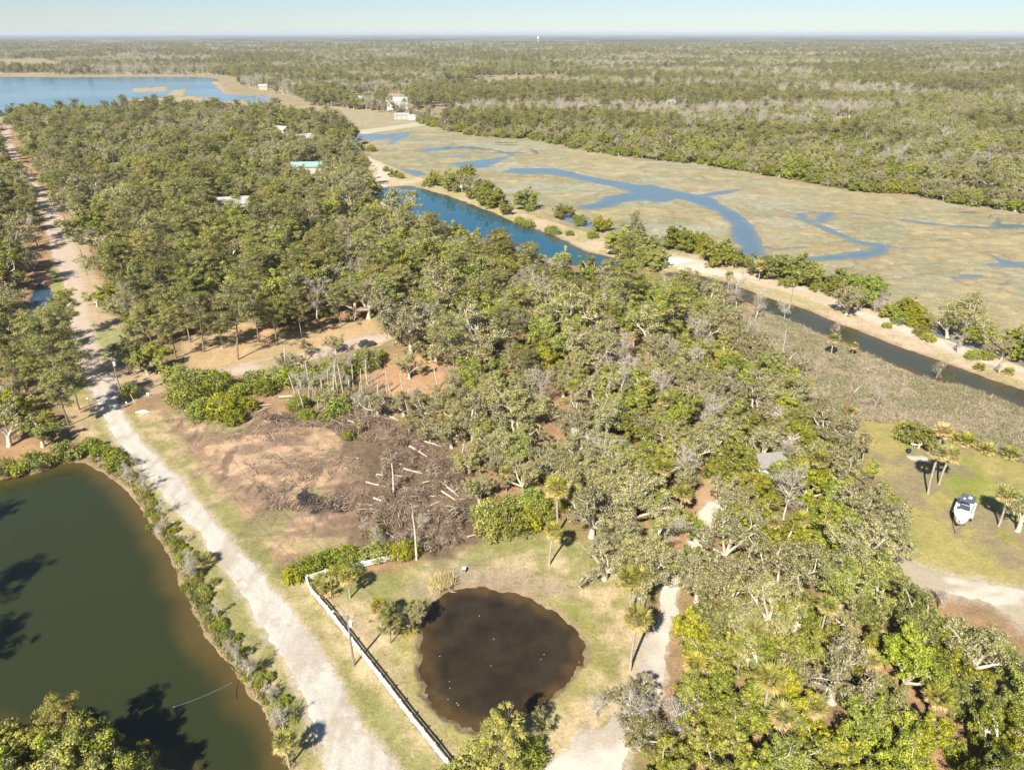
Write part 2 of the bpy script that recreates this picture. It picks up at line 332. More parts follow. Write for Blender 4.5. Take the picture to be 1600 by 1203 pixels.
def C(r, g, b): return np.array([r, g, b])
def mixc(A, B, t): t = t[:, None]; return A*(1-t)+B*t
litter = mixc(np.tile(C(.35,.215,.115), (len(X),1)), np.tile(C(.24,.165,.09), (len(X),1)), smooth(.35,.65, mid))
litter = mixc(litter, np.tile(C(.20,.19,.07), (len(X),1)), smooth(.58,.75, big)*.7)
colr = litter
olive = mixc(np.tile(C(.27,.25,.095), (len(X),1)), np.tile(C(.44,.345,.20), (len(X),1)), smooth(.40,.62, .5*mid+.5*fin))
olive = mixc(olive, np.tile(C(.22,.22,.075), (len(X),1)), smooth(.50,.68, fbm(X, Y, 7, 55))*.8)
s_gr = sdw(GRASS, 3, 1.5); colr = mixc(colr, olive, smooth(.8, -.8, s_gr))
# greener strips beside the road, dry tan beyond them
edge = road_s
strip = smooth(0, .6, edge)*smooth(3.2, 1.6, edge)*smooth(1.5,-1.5, s_gr)
colr = mixc(colr, np.tile(C(.22,.215,.07), (len(X),1)), strip*.5*smooth(.3,.55,mid))
tan = smooth(3.0, 4.5, edge)*smooth(8.5, 6.5, edge)*smooth(1.5,-1.5, s_gr)*smooth(0,1,py_all-905)
colr = mixc(colr, np.tile(C(.46,.34,.22), (len(X),1)), tan*.5)
ringp = smooth(4.5, 1.0, s_c)
colr = mixc(colr, np.tile(C(.25,.24,.05), (len(X),1)), ringp*.5*smooth(.38,.55,mid))
mudn = smooth(7.5, 2.0, s_c)*smooth(945, 915, py_all)
colr = mixc(colr, np.tile(C(.31,.24,.17), (len(X),1)), mudn*.8)
# cleared ground: tan swirls and brown mulch
sw = fbm(X+7*big, Y*1.9-4*mid, 7, 61); sw2 = fbm(X*2+9*mid, Y*.7, 4, 62)
dirt = mixc(np.tile(C(.25,.17,.11), (len(X),1)), np.tile(C(.44,.30,.185), (len(X),1)), smooth(.42,.62, sw))
dirt = mixc(dirt, np.tile(C(.15,.105,.075), (len(X),1)), smooth(.55,.7, sw2)*.8)
dirt = mixc(dirt, np.tile(C(.24,.24,.09), (len(X),1)), smooth(.58,.72, fbm(X, Y, 6, 63))*.6)
brn = smooth(470, 600, px_all)*smooth(640,700, py_all+ (px_all-600)*.1)
dirt = mixc(dirt, np.tile(C(.115,.08,.052), (len(X),1)), brn*.85)
dirt = dirt
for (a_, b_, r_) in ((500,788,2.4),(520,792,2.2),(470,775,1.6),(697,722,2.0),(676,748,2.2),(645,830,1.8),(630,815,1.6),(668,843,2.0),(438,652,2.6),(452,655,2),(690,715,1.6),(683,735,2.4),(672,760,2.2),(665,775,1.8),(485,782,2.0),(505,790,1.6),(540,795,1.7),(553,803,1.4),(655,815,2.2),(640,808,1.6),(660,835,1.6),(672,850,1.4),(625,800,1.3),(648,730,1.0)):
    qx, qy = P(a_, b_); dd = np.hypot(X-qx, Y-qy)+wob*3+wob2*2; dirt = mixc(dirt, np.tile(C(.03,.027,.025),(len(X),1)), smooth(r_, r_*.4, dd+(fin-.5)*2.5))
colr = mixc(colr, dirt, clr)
s_lawn = sdw(LAWN, 5, 2)
lawn = mixc(np.tile(C(.215,.235,.05), (len(X),1)), np.tile(C(.31,.265,.095), (len(X),1)), smooth(.42,.62, mid))
lawn = mixc(lawn, np.tile(C(.24,.19,.12), (len(X),1)), smooth(.54,.68, fbm(X, Y, 10, 66))*.85)
colr = mixc(colr, lawn, smooth(1.5,-1.5, s_lawn))
s_scr = sdw(SCRUB, 3, 1.5); colr = mixc(colr, mixc(np.tile(C(.31,.25,.17),(len(X),1)), np.tile(C(.25,.22,.10),(len(X),1)), smooth(.4,.6,mid)), smooth(1,-1,s_scr))
s_dk = sdw(DIKE, 2, 1); colr = mixc(colr, mixc(np.tile(C(.46,.36,.24),(len(X),1)), np.tile(C(.36,.31,.15),(len(X),1)), smooth(.4,.6,mid)), smooth(1,-1,s_dk))
s_v = sdw(VERGE, 3, 1.5); colr = mixc(colr, mixc(np.tile(C(.39,.29,.185),(len(X),1)), np.tile(C(.26,.25,.11),(len(X),1)), smooth(.5,.62,mid)), smooth(1,-1,s_v))
s_v = sdw(VERGEL, 2, 1); colr = mixc(colr, mixc(np.tile(C(.25,.25,.07),(len(X),1)), np.tile(C(.36,.27,.15),(len(X),1)), smooth(.45,.6,mid)), smooth(1,-1,s_v))
LIT1 = PP([(300,520),(380,500),(450,520),(580,498),(600,520),(545,532),(450,556),(370,572),(300,580),(285,560)]); LIT2 = PP([(560,585),(600,562),(660,556),(700,575),(700,640),(650,650),(600,610)])
for L_, c1, c2 in ((LIT1, C(.44,.30,.16), C(.38,.28,.15)), (LIT2, C(.52,.31,.17), C(.40,.24,.13))):
    colr = mixc(colr, mixc(np.tile(c1,(len(X),1)), np.tile(c2,(len(X),1)), smooth(.4,.6,mid)), smooth(1.5,-1.5,sdw(L_, 4, 2)))
s_y = sdw(YARD, 1, .5); colr = mixc(colr, np.tile(C(.40,.26,.15),(len(X),1)), smooth(.8,-.8,s_y))
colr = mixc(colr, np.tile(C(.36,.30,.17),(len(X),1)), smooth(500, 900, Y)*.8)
for f in FIELDS: colr = mixc(colr, mixc(np.tile(C(.30,.235,.14),(len(X),1)), np.tile(C(.26,.225,.11),(len(X),1)), smooth(.45,.6,big)), smooth(3,-3, sdf(f, X, Y)+wob*6))
# pale spill of sand along the roads, mud at the waterline
for s_, cc, wd in ((road_s, C(.43,.36,.27), 1.2), (side_s, C(.45,.36,.26), 1.5), (drv_s, C(.44,.37,.28), .9), (drv2_s, C(.40,.34,.25), 2.5), (trk_s, C(.52,.43,.33), 2.5), (lot_s, C(.48,.38,.27), 5)):
    colr = mixc(colr, np.tile(cc, (len(X),1)), smooth(wd, 0, s_+(fin-.5)*2)*.8)
mud = smooth(1.4, .2, s_water)*(s_crk > s_water+.01)
colr = mixc(colr, np.tile(C(.22,.155,.10), (len(X),1)), mud*.8)
colr = colr*(.86+.28*fin)[:, None]
ii = (np.arange(NR-1)[:, None]*NC+np.arange(NC-1)[None, :]).ravel()
QUADS = np.stack([ii, ii+1, ii+NC+1, ii+NC], 1)
M_GROUND = ground_mat('soil', .30, .5)
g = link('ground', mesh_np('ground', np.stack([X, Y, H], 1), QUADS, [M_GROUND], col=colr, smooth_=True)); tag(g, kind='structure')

def sheet(name, s, lift, col, mat, reach=2.0, z=None, slope=.12, stride=1):
    cell = np.maximum(reach, Y*.006)
    sm = (s < cell)
    q = QUADS[(sm[QUADS]).all(1)]
    if z is None: zz = H+np.clip(-s*slope, -.12, lift)
    else: zz = np.full(X.shape, z)
    u, inv = np.unique(q, return_inverse=True)
    V = np.stack([X[u], Y[u], zz[u]], 1)
    o = link(name, mesh_np(name, V, inv.reshape(-1, 4), [mat], col=col[u], smooth_=True)); tag(o, kind='structure'); return o
one = np.ones(len(X))
M_ROAD = ground_mat('packed_sand', .16, .25, 3.0)
lane = fbm(X*1.6, Y*.25, 3, 88)
roadc = mixc(np.tile(C(.49,.455,.395),(len(X),1)), np.tile(C(.38,.33,.265),(len(X),1)), smooth(.45,.7,lane)*.7)
roadc = mixc(roadc, np.tile(C(.36,.30,.23),(len(X),1)), smooth(.60,.70,fbm(X,Y,2.6,189))*.6)
roadc = mixc(roadc, np.tile(C(.34,.31,.17),(len(X),1)), smooth(2.1,2.7,-road_s+wob)*.4*smooth(.35,.6,fin)*smooth(600,660,py_all))
roadc = mixc(roadc, np.tile(C(.40,.36,.30),(len(X),1)), np.exp(-((-road_s-1.5)/.35)**2)*.35)
roadc = mixc(roadc, np.tile(C(.44,.34,.25),(len(X),1)), smooth(640, 560, py_all)*.8)
sheet('road', road_s, .035, roadc, M_ROAD)
sheet('side_road', side_s, .02, mixc(np.tile(C(.46,.37,.28),(len(X),1)), np.tile(C(.36,.26,.16),(len(X),1)), smooth(.45,.65,mid)), M_ROAD)
sheet('driveway', drv_s, .03, mixc(np.tile(C(.56,.50,.42),(len(X),1)), np.tile(C(.38,.33,.27),(len(X),1)), smooth(.5,.7,mid)), M_ROAD)
sheet('sandy_path', drv2_s, .03, mixc(np.tile(C(.52,.46,.38),(len(X),1)), np.tile(C(.36,.31,.22),(len(X),1)), smooth(.42,.6,fbm(X*.5,Y*1.5,5,93))), M_ROAD)
sheet('dike_path', trk_s, .03, mixc(np.tile(C(.54,.46,.37),(len(X),1)), np.tile(C(.46,.36,.25),(len(X),1)), smooth(.5,.65,mid)), M_ROAD)
sheet('parking_lot', lot_s, .05, np.tile(C(.55,.44,.33),(len(X),1)), M_ROAD)
sheet('causeway', cau_s, .3, np.tile(C(.42,.38,.27),(len(X),1)), M_ROAD)
# marsh
mn = fbm(X*.7, Y, 22, 101); mn2 = fbm(X, Y, 6, 102)
marc = mixc(np.tile(C(.30,.255,.145),(len(X),1)), np.tile(C(.245,.235,.14),(len(X),1)), smooth(.40,.62, mn))
marc = mixc(marc, np.tile(C(.40,.33,.18),(len(X),1)), smooth(.52,.7, mn2)*.6)
marc = mixc(marc, np.tile(C(.31,.32,.25),(len(X),1)), smooth(.50,.70, fbm(X*.5, Y, 30, 103))*.55)  # broad pale patches: sky reflection on wet marsh, painted into the colour
marc = marc*(.80+.40*fbm(X, Y, 3, 104, 3))[:,None]
marc = mixc(marc, np.tile(C(.23,.175,.09),(len(X),1)), smooth(6.0, 1.0, s_crk+wob*5)*.6*smooth(.35,.6,mn2))
marc = mixc(marc, np.tile(C(.27,.20,.11),(len(X),1)), smooth(-9, -2, s_mar0)*.4)
far_m = smooth(215, 190, py_all); marc = mixc(marc, np.tile(C(.33,.27,.17),(len(X),1)), far_m*.7)
M_MARSH = ground_mat('marsh_grass', .34, .9, 1.2)
s_mar = np.maximum(s_mar0, -s_dk-1)
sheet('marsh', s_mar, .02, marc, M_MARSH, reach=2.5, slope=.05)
# water
def depthc(s, deep, shal, a, b): return mixc(np.tile(deep,(len(X),1)), np.tile(shal,(len(X),1)), smooth(-b, -a, s+wob*2))
sheet('pond', s_l, 0, depthc(s_l, C(.028,.034,.012), C(.085,.062,.020), .2, 4.2), water_mat('pond_water', .06, .03, .5), 3, z=WL)
cpc = depthc(s_c, C(.032,.024,.014), C(.070,.045,.018), .2, 2.6)
cpc = cpc*(.45+1.1*fbm(X, Y, 2.2, 150, 4))[:, None]
sheet('pond_water', s_c, 0, cpc, water_mat('brown_water', .05, .12, 1.6, .5), 3, z=WL)
sheet('lagoon', s_lag, 0, depthc(s_lag, C(.012,.085,.14), C(.07,.075,.04), .5, 7), water_mat('lagoon_water', .06, .02, .4), 4, z=WL)
sheet('canal', s_can, 0, depthc(s_can, C(.055,.058,.032), C(.09,.065,.03), .3, 4), water_mat('canal_water', .05, .03, .4), 3, z=WL)
sheet('ditch_water', s_dit, 0, np.tile(C(.03,.06,.10),(len(X),1)), water_mat('ditch_water', .06, .02, .4), 3, z=WL)
sheet('creek', np.where((s_can < 4)|(s_lag < 4), 99., s_crk), 0, mixc(np.tile(C(.10,.155,.185),(len(X),1)), np.tile(C(.20,.20,.15),(len(X),1)), smooth(-3.5, 0, s_crk+wob*3)*.7), water_mat('creek_water', .12, .05, .5), 4, z=WL)
sheet('bay', s_bay, 0, mixc(np.tile(C(.035,.135,.19),(len(X),1)), np.tile(C(.11,.20,.25),(len(X),1)), smooth(.45,.65,fbm(X*.25,Y*.5,40,111))), water_mat('bay_water', .15, .06, .2), 6, z=WL)

# ------------------------------------------------------------------ mesh accumulators for plants
class Acc:
    def __init__(s): s.V = []; s.F = []; s.T = []; s.M = []; s.n = 0
    def add(s, V, F, T, m=0):
        s.V.append(V); s.F.append(F+s.n); s.T.append(T); s.M.append(np.full(len(F), m)); s.n += len(V)
    def tube(s, pts, rad, k=4, t=.5, m=0):
        pts = np.asarray(pts, float); n = len(pts); d = np.gradient(pts, axis=0); d /= np.linalg.norm(d, axis=1)[:, None]+1e-9
        ref = np.array([0,0,1.]) if abs(d[0,2]) < .9 else np.array([1.,0,0])
        a = np.cross(d, ref); a /= np.linalg.norm(a, axis=1)[:, None]+1e-9; b = np.cross(d, a)
        th = np.arange(k)*2*math.pi/k
        V = pts[:, None, :]+(a[:, None, :]*np.cos(th)[None, :, None]+b[:, None, :]*np.sin(th)[None, :, None])*np.asarray(rad, float)[:, None, None]
        F = [[i*k+j, i*k+(j+1) % k, (i+1)*k+(j+1) % k, (i+1)*k+j] for i in range(n-1) for j in range(k)]
        if k == 4: F.append([(n-1)*4, (n-1)*4+1, (n-1)*4+2, (n-1)*4+3])
        s.add(V.reshape(-1, 3), np.array(F), np.tile([t, 0, 0], (n*k, 1)), m)
    def cards(s, Cn, N, a, b, T, m=0, axis=None):
        """quads centred at Cn with normals N, half sizes a, b"""
        n = len(Cn); R = RNG.normal(size=(n, 3)) if axis is None else axis
        N = N/(np.linalg.norm(N, axis=1)[:, None]+1e-9)
        u = R-(R*N).sum(1)[:, None]*N; u /= np.linalg.norm(u, axis=1)[:, None]+1e-9; v = np.cross(N, u)
        a = np.broadcast_to(a, (n,))[:, None]; b = np.broadcast_to(b, (n,))[:, None]
        V = np.stack([Cn-u*a, Cn-v*b, Cn+u*a, Cn+v*b], 1).reshape(-1, 3)   # rhombic leaf clumps
        F = np.arange(4*n).reshape(-1, 4); s.add(V, F, np.repeat(T, 4, 0), m)
    def mesh(s, name, mats):
        return mesh_np(name, np.concatenate(s.V), np.concatenate(s.F), mats, np.concatenate(s.M), tint=np.concatenate(s.T))
def rv(n=3): return RNG.normal(size=n)
def branch(p, d, L, steps, wig, lift):
    pts = [np.array(p, float)]; d = np.array(d, float); d /= np.linalg.norm(d)
    for i in range(steps):
        d = d+rv()*wig+np.array([0,0,lift]); d /= np.linalg.norm(d); pts.append(pts[-1]+d*L/steps)
    return np.array(pts), d
def clump(acc, c, r, n, size, moss=0.0, up=.5, flat=.7, base=.5, m=0, ctr=(0,0,3)):
    q = RNG.normal(size=(n, 3)); q /= np.linalg.norm(q, axis=1)[:, None]; rr = r*RNG.random(n)**.4
    off = q*rr[:, None]*np.array([1,1,flat]); Cn = c+off
    N = q*1.0+RNG.normal(size=(n,3))*.38+np.array([0,0,up*.55])
    t = np.clip(base+RNG.normal(size=n)*.22, 0, 1); ms = (RNG.random(n) < moss)*RNG.uniform(.5, 1, n)
    sz = size*RNG.uniform(.6, 1.35, n)
    acc.cards(Cn, N, sz, sz*.62, np.stack([t, ms, t*0], 1), m)

def make_oak(R, Ht, dens, moss, size=.2, bare=.12, seed=0, low=False, nleaf=46):  # low: foliage down to the ground
    global RNG
    RNG = np.random.default_rng(1000+seed)
    tr = Acc(); cr = Acc(); h0 = Ht*(.12 if low else .2)
    base, d = branch((0,0,-.2), (RNG.normal()*.15, RNG.normal()*.15, 1), h0+.2, 3, .08, .1)
    rt = .045*Ht+.05; tr.tube(base, [rt*1.35, rt, rt*.92, rt*.9], 6)
    nl = RNG.integers(8, 10) if low else RNG.integers(5, 8)
    for i in range(nl):
        az = i*2*math.pi/nl+RNG.uniform(-.4,.4); el = (RNG.uniform(-.05, 1.2) if low else RNG.uniform(.25, 1.2)) if i else 1.4
        L = RNG.uniform(.75, 1.05)*math.hypot(R*math.cos(el), (Ht-h0)*.85*math.sin(el))
        pts, _ = branch(base[-1], (math.cos(az)*math.cos(el), math.sin(az)*math.cos(el), math.sin(el)), L, 6, .16, .03)
        rad = np.linspace(rt*.62, rt*.17, 7); tr.tube(pts, rad, 5)
        for j in range(RNG.integers(5, 8)):
            t = RNG.uniform(.3, 1); k = min(int(t*6), 5); b0 = pts[k]+(pts[k+1]-pts[k])*(t*6-k)
            dd = (pts[k+1]-pts[k])/L*6+rv()*.75+np.array([0,0,.25]); L2 = RNG.uniform(.28,.42)*R
            q, _ = branch(b0, dd, L2, 4, .25, .06); tr.tube(q, np.linspace(rt*.22, rt*.07, 5), 4)
            for s_ in range(RNG.integers(4, 7)):
                t2 = RNG.uniform(.25, 1); k2 = min(int(t2*4), 3); c0 = q[k2]+(q[k2+1]-q[k2])*(t2*4-k2)
                e, _ = branch(c0, (q[k2+1]-q[k2])*2+rv()*.9+np.array([0,0,.3]), RNG.uniform(.9, 1.9), 3, .3, .1)
                tr.tube(e, [rt*.085, rt*.06, rt*.045, rt*.02], 3)
                isb = RNG.random() < bare
                bb = RNG.uniform(.25,.75)
                if not isb:
                    clump(cr, e[-1], RNG.uniform(.5,.95)*R/6.5, int(nleaf*dens), size, moss, base=bb)
                    if RNG.random() < .6: clump(cr, (e[1]+e[0])/2+rv()*.3, RNG.uniform(.4,.8)*R/6.5, int(nleaf*.6*dens), size, moss, base=bb-.1)
                else:
                    for z in range(4):
                        f, _ = branch(e[2], rv()+np.array([0,0,.3]), .9, 2, .3, 0); tr.tube(f, [rt*.04, rt*.03, .012], 3)
    return tr, cr
def make_pine(Ht, R, seed=0, brown=.12, dens=1.0, start=.5):
    global RNG
    RNG = np.random.default_rng(2000+seed)
    tr = Acc(); cr = Acc()
    tp, _ = branch((0,0,-.3), (RNG.normal()*.05, RNG.normal()*.05, 1), Ht*.93, 8, .04, .05)
    rt = .013*Ht+.03; tr.tube(tp, np.linspace(rt, rt*.3, 9), 6)
    nb = int(24*dens); c0 = tp[-1]-np.array([0,0,R*.55])
    for i in range(nb):
        f = (i+RNG.uniform(0,1))/nb; t = min(start+(1-start)*f, .97); k = min(int(t*8), 7); b0 = tp[k]+(tp[k+1]-tp[k])*(t*8-k)
        az = i*2.4+RNG.uniform(-.5,.5); ringr = R*(.55+.5*math.sin(math.pi*min(1, .25+f*.75)))*RNG.uniform(.65,1.15)
        if f > .75: ringr *= .75
        el = -.05+.85*f+RNG.uniform(-.15,.15)
        q, _ = branch(b0, (math.cos(az)*math.cos(el), math.sin(az)*math.cos(el), math.sin(el)), ringr, 5, .15, .06)
        tr.tube(q, np.linspace(rt*.34, .025, 6), 4)
        for s_ in range(RNG.integers(4, 7)):
            c = q[RNG.integers(2, 6)]+rv()*np.array([.85,.85,.35])*R/5
            tr.tube(np.array([q[2], (q[2]+c)/2+rv()*.1, c]), [.04,.03,.02], 3)
            n = 60; br = RNG.random() < brown; rad = RNG.uniform(.75, 1.25)*R/5
            q3 = RNG.normal(size=(n,3)); q3 /= np.linalg.norm(q3, axis=1)[:,None]; q3[:,2] = np.abs(q3[:,2])*1.1-.15
            Cn = c+q3*(rad*RNG.random(n)**.35)[:,None]*np.array([1,1,.55])
            tt = np.clip(RNG.uniform(.25,.75)+RNG.normal(size=n)*.2, 0, 1); ms = np.full(n, .7 if br else 0)*RNG.random(n)
            ax = q3+RNG.normal(size=(n,3))*.5+np.array([0,0,.35])
            cr.cards(Cn, q3*1.0+RNG.normal(size=(n,3))*.35+np.array([0,0,.35]), RNG.uniform(.16,.27,n), RNG.uniform(.06,.11,n), np.stack([tt, ms, tt*0],1), axis=ax)
    return tr, cr
def make_bare(Ht, R, seed=0, moss=0.0):
    global RNG
    RNG = np.random.default_rng(3000+seed); tr = Acc(); cr = Acc()
    tp, _ = branch((0,0,-.2), (RNG.normal()*.08, RNG.normal()*.08, 1), Ht*.85, 6, .07, .05); rt = .02*Ht+.03
    tr.tube(tp, np.linspace(rt, rt*.3, 7), 5)
    for i in range(16):
        t = RNG.uniform(.25, 1); k = min(int(t*6), 5); b0 = tp[k]+(tp[k+1]-tp[k])*(t*6-k)
        az = i*2.4; el = RNG.uniform(.3, 1.1); L = R*RNG.uniform(.7,1.1)
        q, _ = branch(b0, (math.cos(az)*math.cos(el), math.sin(az)*math.cos(el), math.sin(el)), L, 5, .15, .08); tr.tube(q, np.linspace(rt*.4, rt*.1, 6), 4)
        for j in range(6):
            k2 = RNG.integers(1, 6); e, _ = branch(q[k2], (q[k2]-q[k2-1])*2+rv()*.8, RNG.uniform(.8, 1.8), 3, .2, .08); tr.tube(e, [rt*.12, rt*.09, rt*.06, .012], 3)
            n = 16; dirs = (e[-1]-e[0])/2+RNG.normal(size=(n,3))*.6+np.array([0,0,.3]); dirs /= np.linalg.norm(dirs, axis=1)[:,None]
            ln = RNG.uniform(.3,.7,n); Cn = e[RNG.integers(1,4,n)]+dirs*ln[:,None]
            cr.cards(Cn, RNG.normal(size=(n,3)), ln, .022, np.stack([RNG.random(n), (RNG.random(n) < moss)*1., ln*0],1), axis=dirs)
            if moss and RNG.random() < moss: clump(cr, e[-1], .6, 20, .16, .9)
    return tr, cr
def make_bush(R, Ht, seed=0, moss=.0, n=34, size=.15, dens=34):
    global RNG
    RNG = np.random.default_rng(4000+seed); tr = Acc(); cr = Acc()
    for i in range(n):
        az = RNG.uniform(0, 2*math.pi); rr = R*math.sqrt(RNG.random())*.8; top = Ht*math.sqrt(max(.06, 1-(rr/R)**2))*RNG.uniform(.75,1.05)
        p = np.array([math.cos(az)*rr, math.sin(az)*rr, top*.86]); hue = moss if RNG.random() < .9 else moss*3
        tr.tube([[p[0]*.15, p[1]*.15, -.1], [p[0]*.6, p[1]*.6, p[2]*.5], p], [.06,.045,.02], 3)
        bb = RNG.uniform(.3,.7)
        clump(cr, p, RNG.uniform(.5,.85)*R/2.6, dens, size, hue, base=bb, flat=.85)
        if p[2] > 1: clump(cr, p*np.array([1.1,1.1,.5]), RNG.uniform(.5,.85)*R/2.6, dens, size, hue, base=bb-.15, flat=1)
    return tr, cr
def frond(acc, p, d, L, blades, t, ms):
    d = d/np.linalg.norm(d); side = np.cross(d, [0,0,1]); side /= np.linalg.norm(side)+1e-6; up = np.cross(side, d)
    hub = p+d*L*.5
    acc.cards(np.array([p+d*L*.25]), np.array([up]), np.array([L*.26]), np.array([.025]), np.array([[t, ms, 0]]), axis=np.array([d]))
    for i in range(blades):
        a = (i/(blades-1)-.5)*2.5; bd = d*math.cos(a)+side*math.sin(a)-np.array([0,0,.28])+up*.1; bd /= np.linalg.norm(bd)
        l = L*.36*(1-.25*abs(a)/1.25)
        acc.cards(np.array([hub+bd*l]), np.array([up+rv()*.25]), np.array([l]), np.array([.06+.02*L]), np.array([[min(1,max(0,t+RNG.normal()*.15)), ms, 0]]), axis=np.array([bd]))
def make_palm(Ht, seed=0, nf=34, L=1.9, brown=.3, lean=.06, rt=.19):
    global RNG
    RNG = np.random.default_rng(5000+seed); tr = Acc(); cr = Acc()
    if Ht > .6:
        tp, _ = branch((0,0,-.2), (RNG.normal()*lean, RNG.normal()*lean, 1), Ht+.2, 6, lean*.5, .03); tr.tube(tp, [rt*1.3, rt, rt*.95, rt*.95, rt, rt*1.15, rt*1.25], 8); top = tp[-1]
    else: top = np.array([0,0,Ht]); tr.tube([[0,0,-.1],[0,0,Ht]], [.2,.18], 6)
    for i in range(nf):
        f = i/nf; az = i*2.4; el = 1.25-1.9*f+RNG.uniform(-.12,.12)
        ms = RNG.uniform(.6,1) if f > 1-brown else (RNG.uniform(.1,.35) if f > .75-brown else 0)
        frond(cr, top+np.array([0,0,.1]), np.array([math.cos(az)*math.cos(el), math.sin(az)*math.cos(el), math.sin(el)]), L*RNG.uniform(.85,1.1), 11, RNG.uniform(.35,.8), ms)
    return tr, cr
def make_snag(Ht, seed=0, nb=4):
    global RNG
    RNG = np.random.default_rng(6000+seed); tr = Acc()
    tp, _ = branch((0,0,-.2), (RNG.normal()*.05, RNG.normal()*.05, 1), Ht, 6, .03, .03); tr.tube(tp, np.linspace(.17,.08,7), 6)
    for i in range(nb):
        k = RNG.integers(3, 7); e, _ = branch(tp[k], rv()+np.array([0,0,.4]), RNG.uniform(.5,1.6), 3, .2, .05); tr.tube(e, [.06,.045,.03,.015], 4)
    return tr, None

LIB = {}     # kind -> list of (trunk mesh, crown mesh, joined mesh)
def reg(kind, tr, cr, mt, mc, part2='crown'):
    a = tr.mesh(kind+'_trunk', [mt]); b = cr.mesh(kind+'_crown', [mc]) if cr and cr.V else None
    j = Acc()
    for V, F, T in zip(tr.V, tr.F, tr.T): j.V.append(V); j.T.append(T)
    V = np.concatenate(tr.V+(cr.V if b else [])); nT = sum(len(v) for v in tr.V)
    F = np.concatenate([np.concatenate(tr.F)]+([np.concatenate(cr.F)+nT] if b else []))
    T = np.concatenate(tr.T+(cr.T if b else [])); mi = np.concatenate([np.zeros(sum(len(f) for f in tr.F)), np.ones(sum(len(f) for f in cr.F)) if b else np.zeros(0)])
    jm = mesh_np(kind+'_whole', V, F, [mt, mc], mi, tint=T)
    LIB.setdefault(kind, []).append((a, b, jm))
def only4(acc):
    return acc
for i in range(5): reg('moss_oak', *make_oak(RNG.uniform(6.5,8), RNG.uniform(9.5,11.5), 1.35, .30, .145, .34, seed=i), M_BARK, M_OAK)
for i in range(5): reg('green_oak', *make_oak(RNG.uniform(5.5,7), RNG.uniform(9,11), 1.9, .10, .15, .12, seed=20+i), M_BARK, M_OAKG)
for i in range(4): reg('round_tree', *make_oak([6,5.2,6.5,5.6][i], [6.5,7.2,7,6][i], 2.3, .06, .15, .04, seed=40+i, low=True), M_BARK, M_OAKG)
for i in range(7): reg('pine', *make_pine([17,19.5,16,20,18,14.5,17.5][i], [5.2,6,4.6,5.6,6.3,4.6,5.4][i], seed=i, brown=[.12,.3,.05,.4,.15,.1,.2][i]), M_BARKP, M_PINE)
for i in range(4): reg('bare', *make_bare([9,11,8,12][i], [3.6,4.2,3.4,4][i], seed=i, moss=[0,.15,0,.3][i]), M_DEAD, M_BARE)
for i in range(4): reg('bush', *make_bush([2.6,3,2.2,2.8][i], [3,3.6,2.4,4][i], seed=i, moss=[.02,.0,.12,.04][i]), M_BARK, M_BUSH)
for i in range(4): reg('palm', *make_palm([8.5,6.5,7.5,5][i], seed=i, brown=[.22,.35,.15,.3][i]), M_PALM, M_FROND)
reg('palm', *make_palm(4.5, seed=8, brown=.98, nf=30, L=1.7, rt=.3), M_PALM, M_FROND)       # dead, brown skirt
for i in range(2): reg('palmetto', *make_palm(.5, seed=10+i, nf=26, L=1.5, brown=[.15,.35][i]), M_PALM, M_FROND)
for i in range(3): reg('snag', *make_snag([7,9,5][i], seed=i), M_DEAD, None)

# ------------------------------------------------------------------ where the plants stand
FOREST = PP([(22,196),(60,191),(150,186),(300,181),(420,186),(540,208),(550,235),(552,262),(562,300),(566,335),(610,360),(680,388),(740,410),(800,430),(880,447),(960,456),(1030,460),(1100,474),(1135,505),(1168,545),(1212,590),(1262,648),
  (1315,705),(1350,755),(1365,800),(1352,860),(1370,930),(1410,985),(1480,1020),(1540,1045),(1600,1085),(1800,1180),(1800,1330),(1020,1330),(1025,1240),(1060,1150),(1064,1055),(1092,990),(1086,935),(1050,905),
  (985,905),(935,870),(905,820),(870,790),(850,770),(760,800),(745,760),(728,690),(700,640),(700,590),(640,552),(590,545),(600,520),(560,495),(520,500),(440,515),(370,505),(300,520),(265,565),(215,570),(190,500),(170,440),(150,390),(118,345),(95,310),(68,270),(40,228)])
FOREST_L = PP([(-10,196),(0,225),(12,255),(28,290),(48,325),(60,360),(70,400),(52,430),(12,470),(14,530),(70,540),(100,580),(110,620),(118,655),(90,690),(40,715),(-60,740),(-300,760),(-500,700),(-500,196)])
SHORE_BL = PP([(-250,1180),(0,1170),(120,1175),(210,1205),(260,1240),(300,1330),(-250,1400)])
NOTREE = [PP(p) for p in (
  [(590,565),(640,560),(690,590),(685,640),(600,640)],
  [(840,650),(900,640),(905,680),(850,740),(815,760),(820,700)],
  [(1075,800),(1085,745),(1110,735),(1190,755),(1190,790),(1110,815)],
  [(915,700),(970,700),(972,722),(915,722)],
  [(1175,735),(1215,735),(1215,770),(1175,770)],
  [(318,328),(410,322),(418,376),(330,384)], [(452,270),(515,268),(520,306),(458,308)], [(420,210),(455,206),(460,235),(428,238)], [(458,222),(495,222),(500,250),(462,252)],
  [(930,540),(960,530),(1000,540),(985,560),(940,565)],
  [(1420,925),(1460,935),(1440,950),(1410,935)],
)]
NOTREE_SD = [ROAD, SIDE, DRIVE, DRIVE2]
def clear_of(x, y, m=1.5):
    for p in NOTREE:
        if inside(p, x, y): return False
    return all(inside(p, x, y) is False for p in NOTREE_SD)
rr_ = random.Random(11)
PLANTS = []   # (kind, variant, x, y, rz, scale, dist, label or None)
gridh = {}
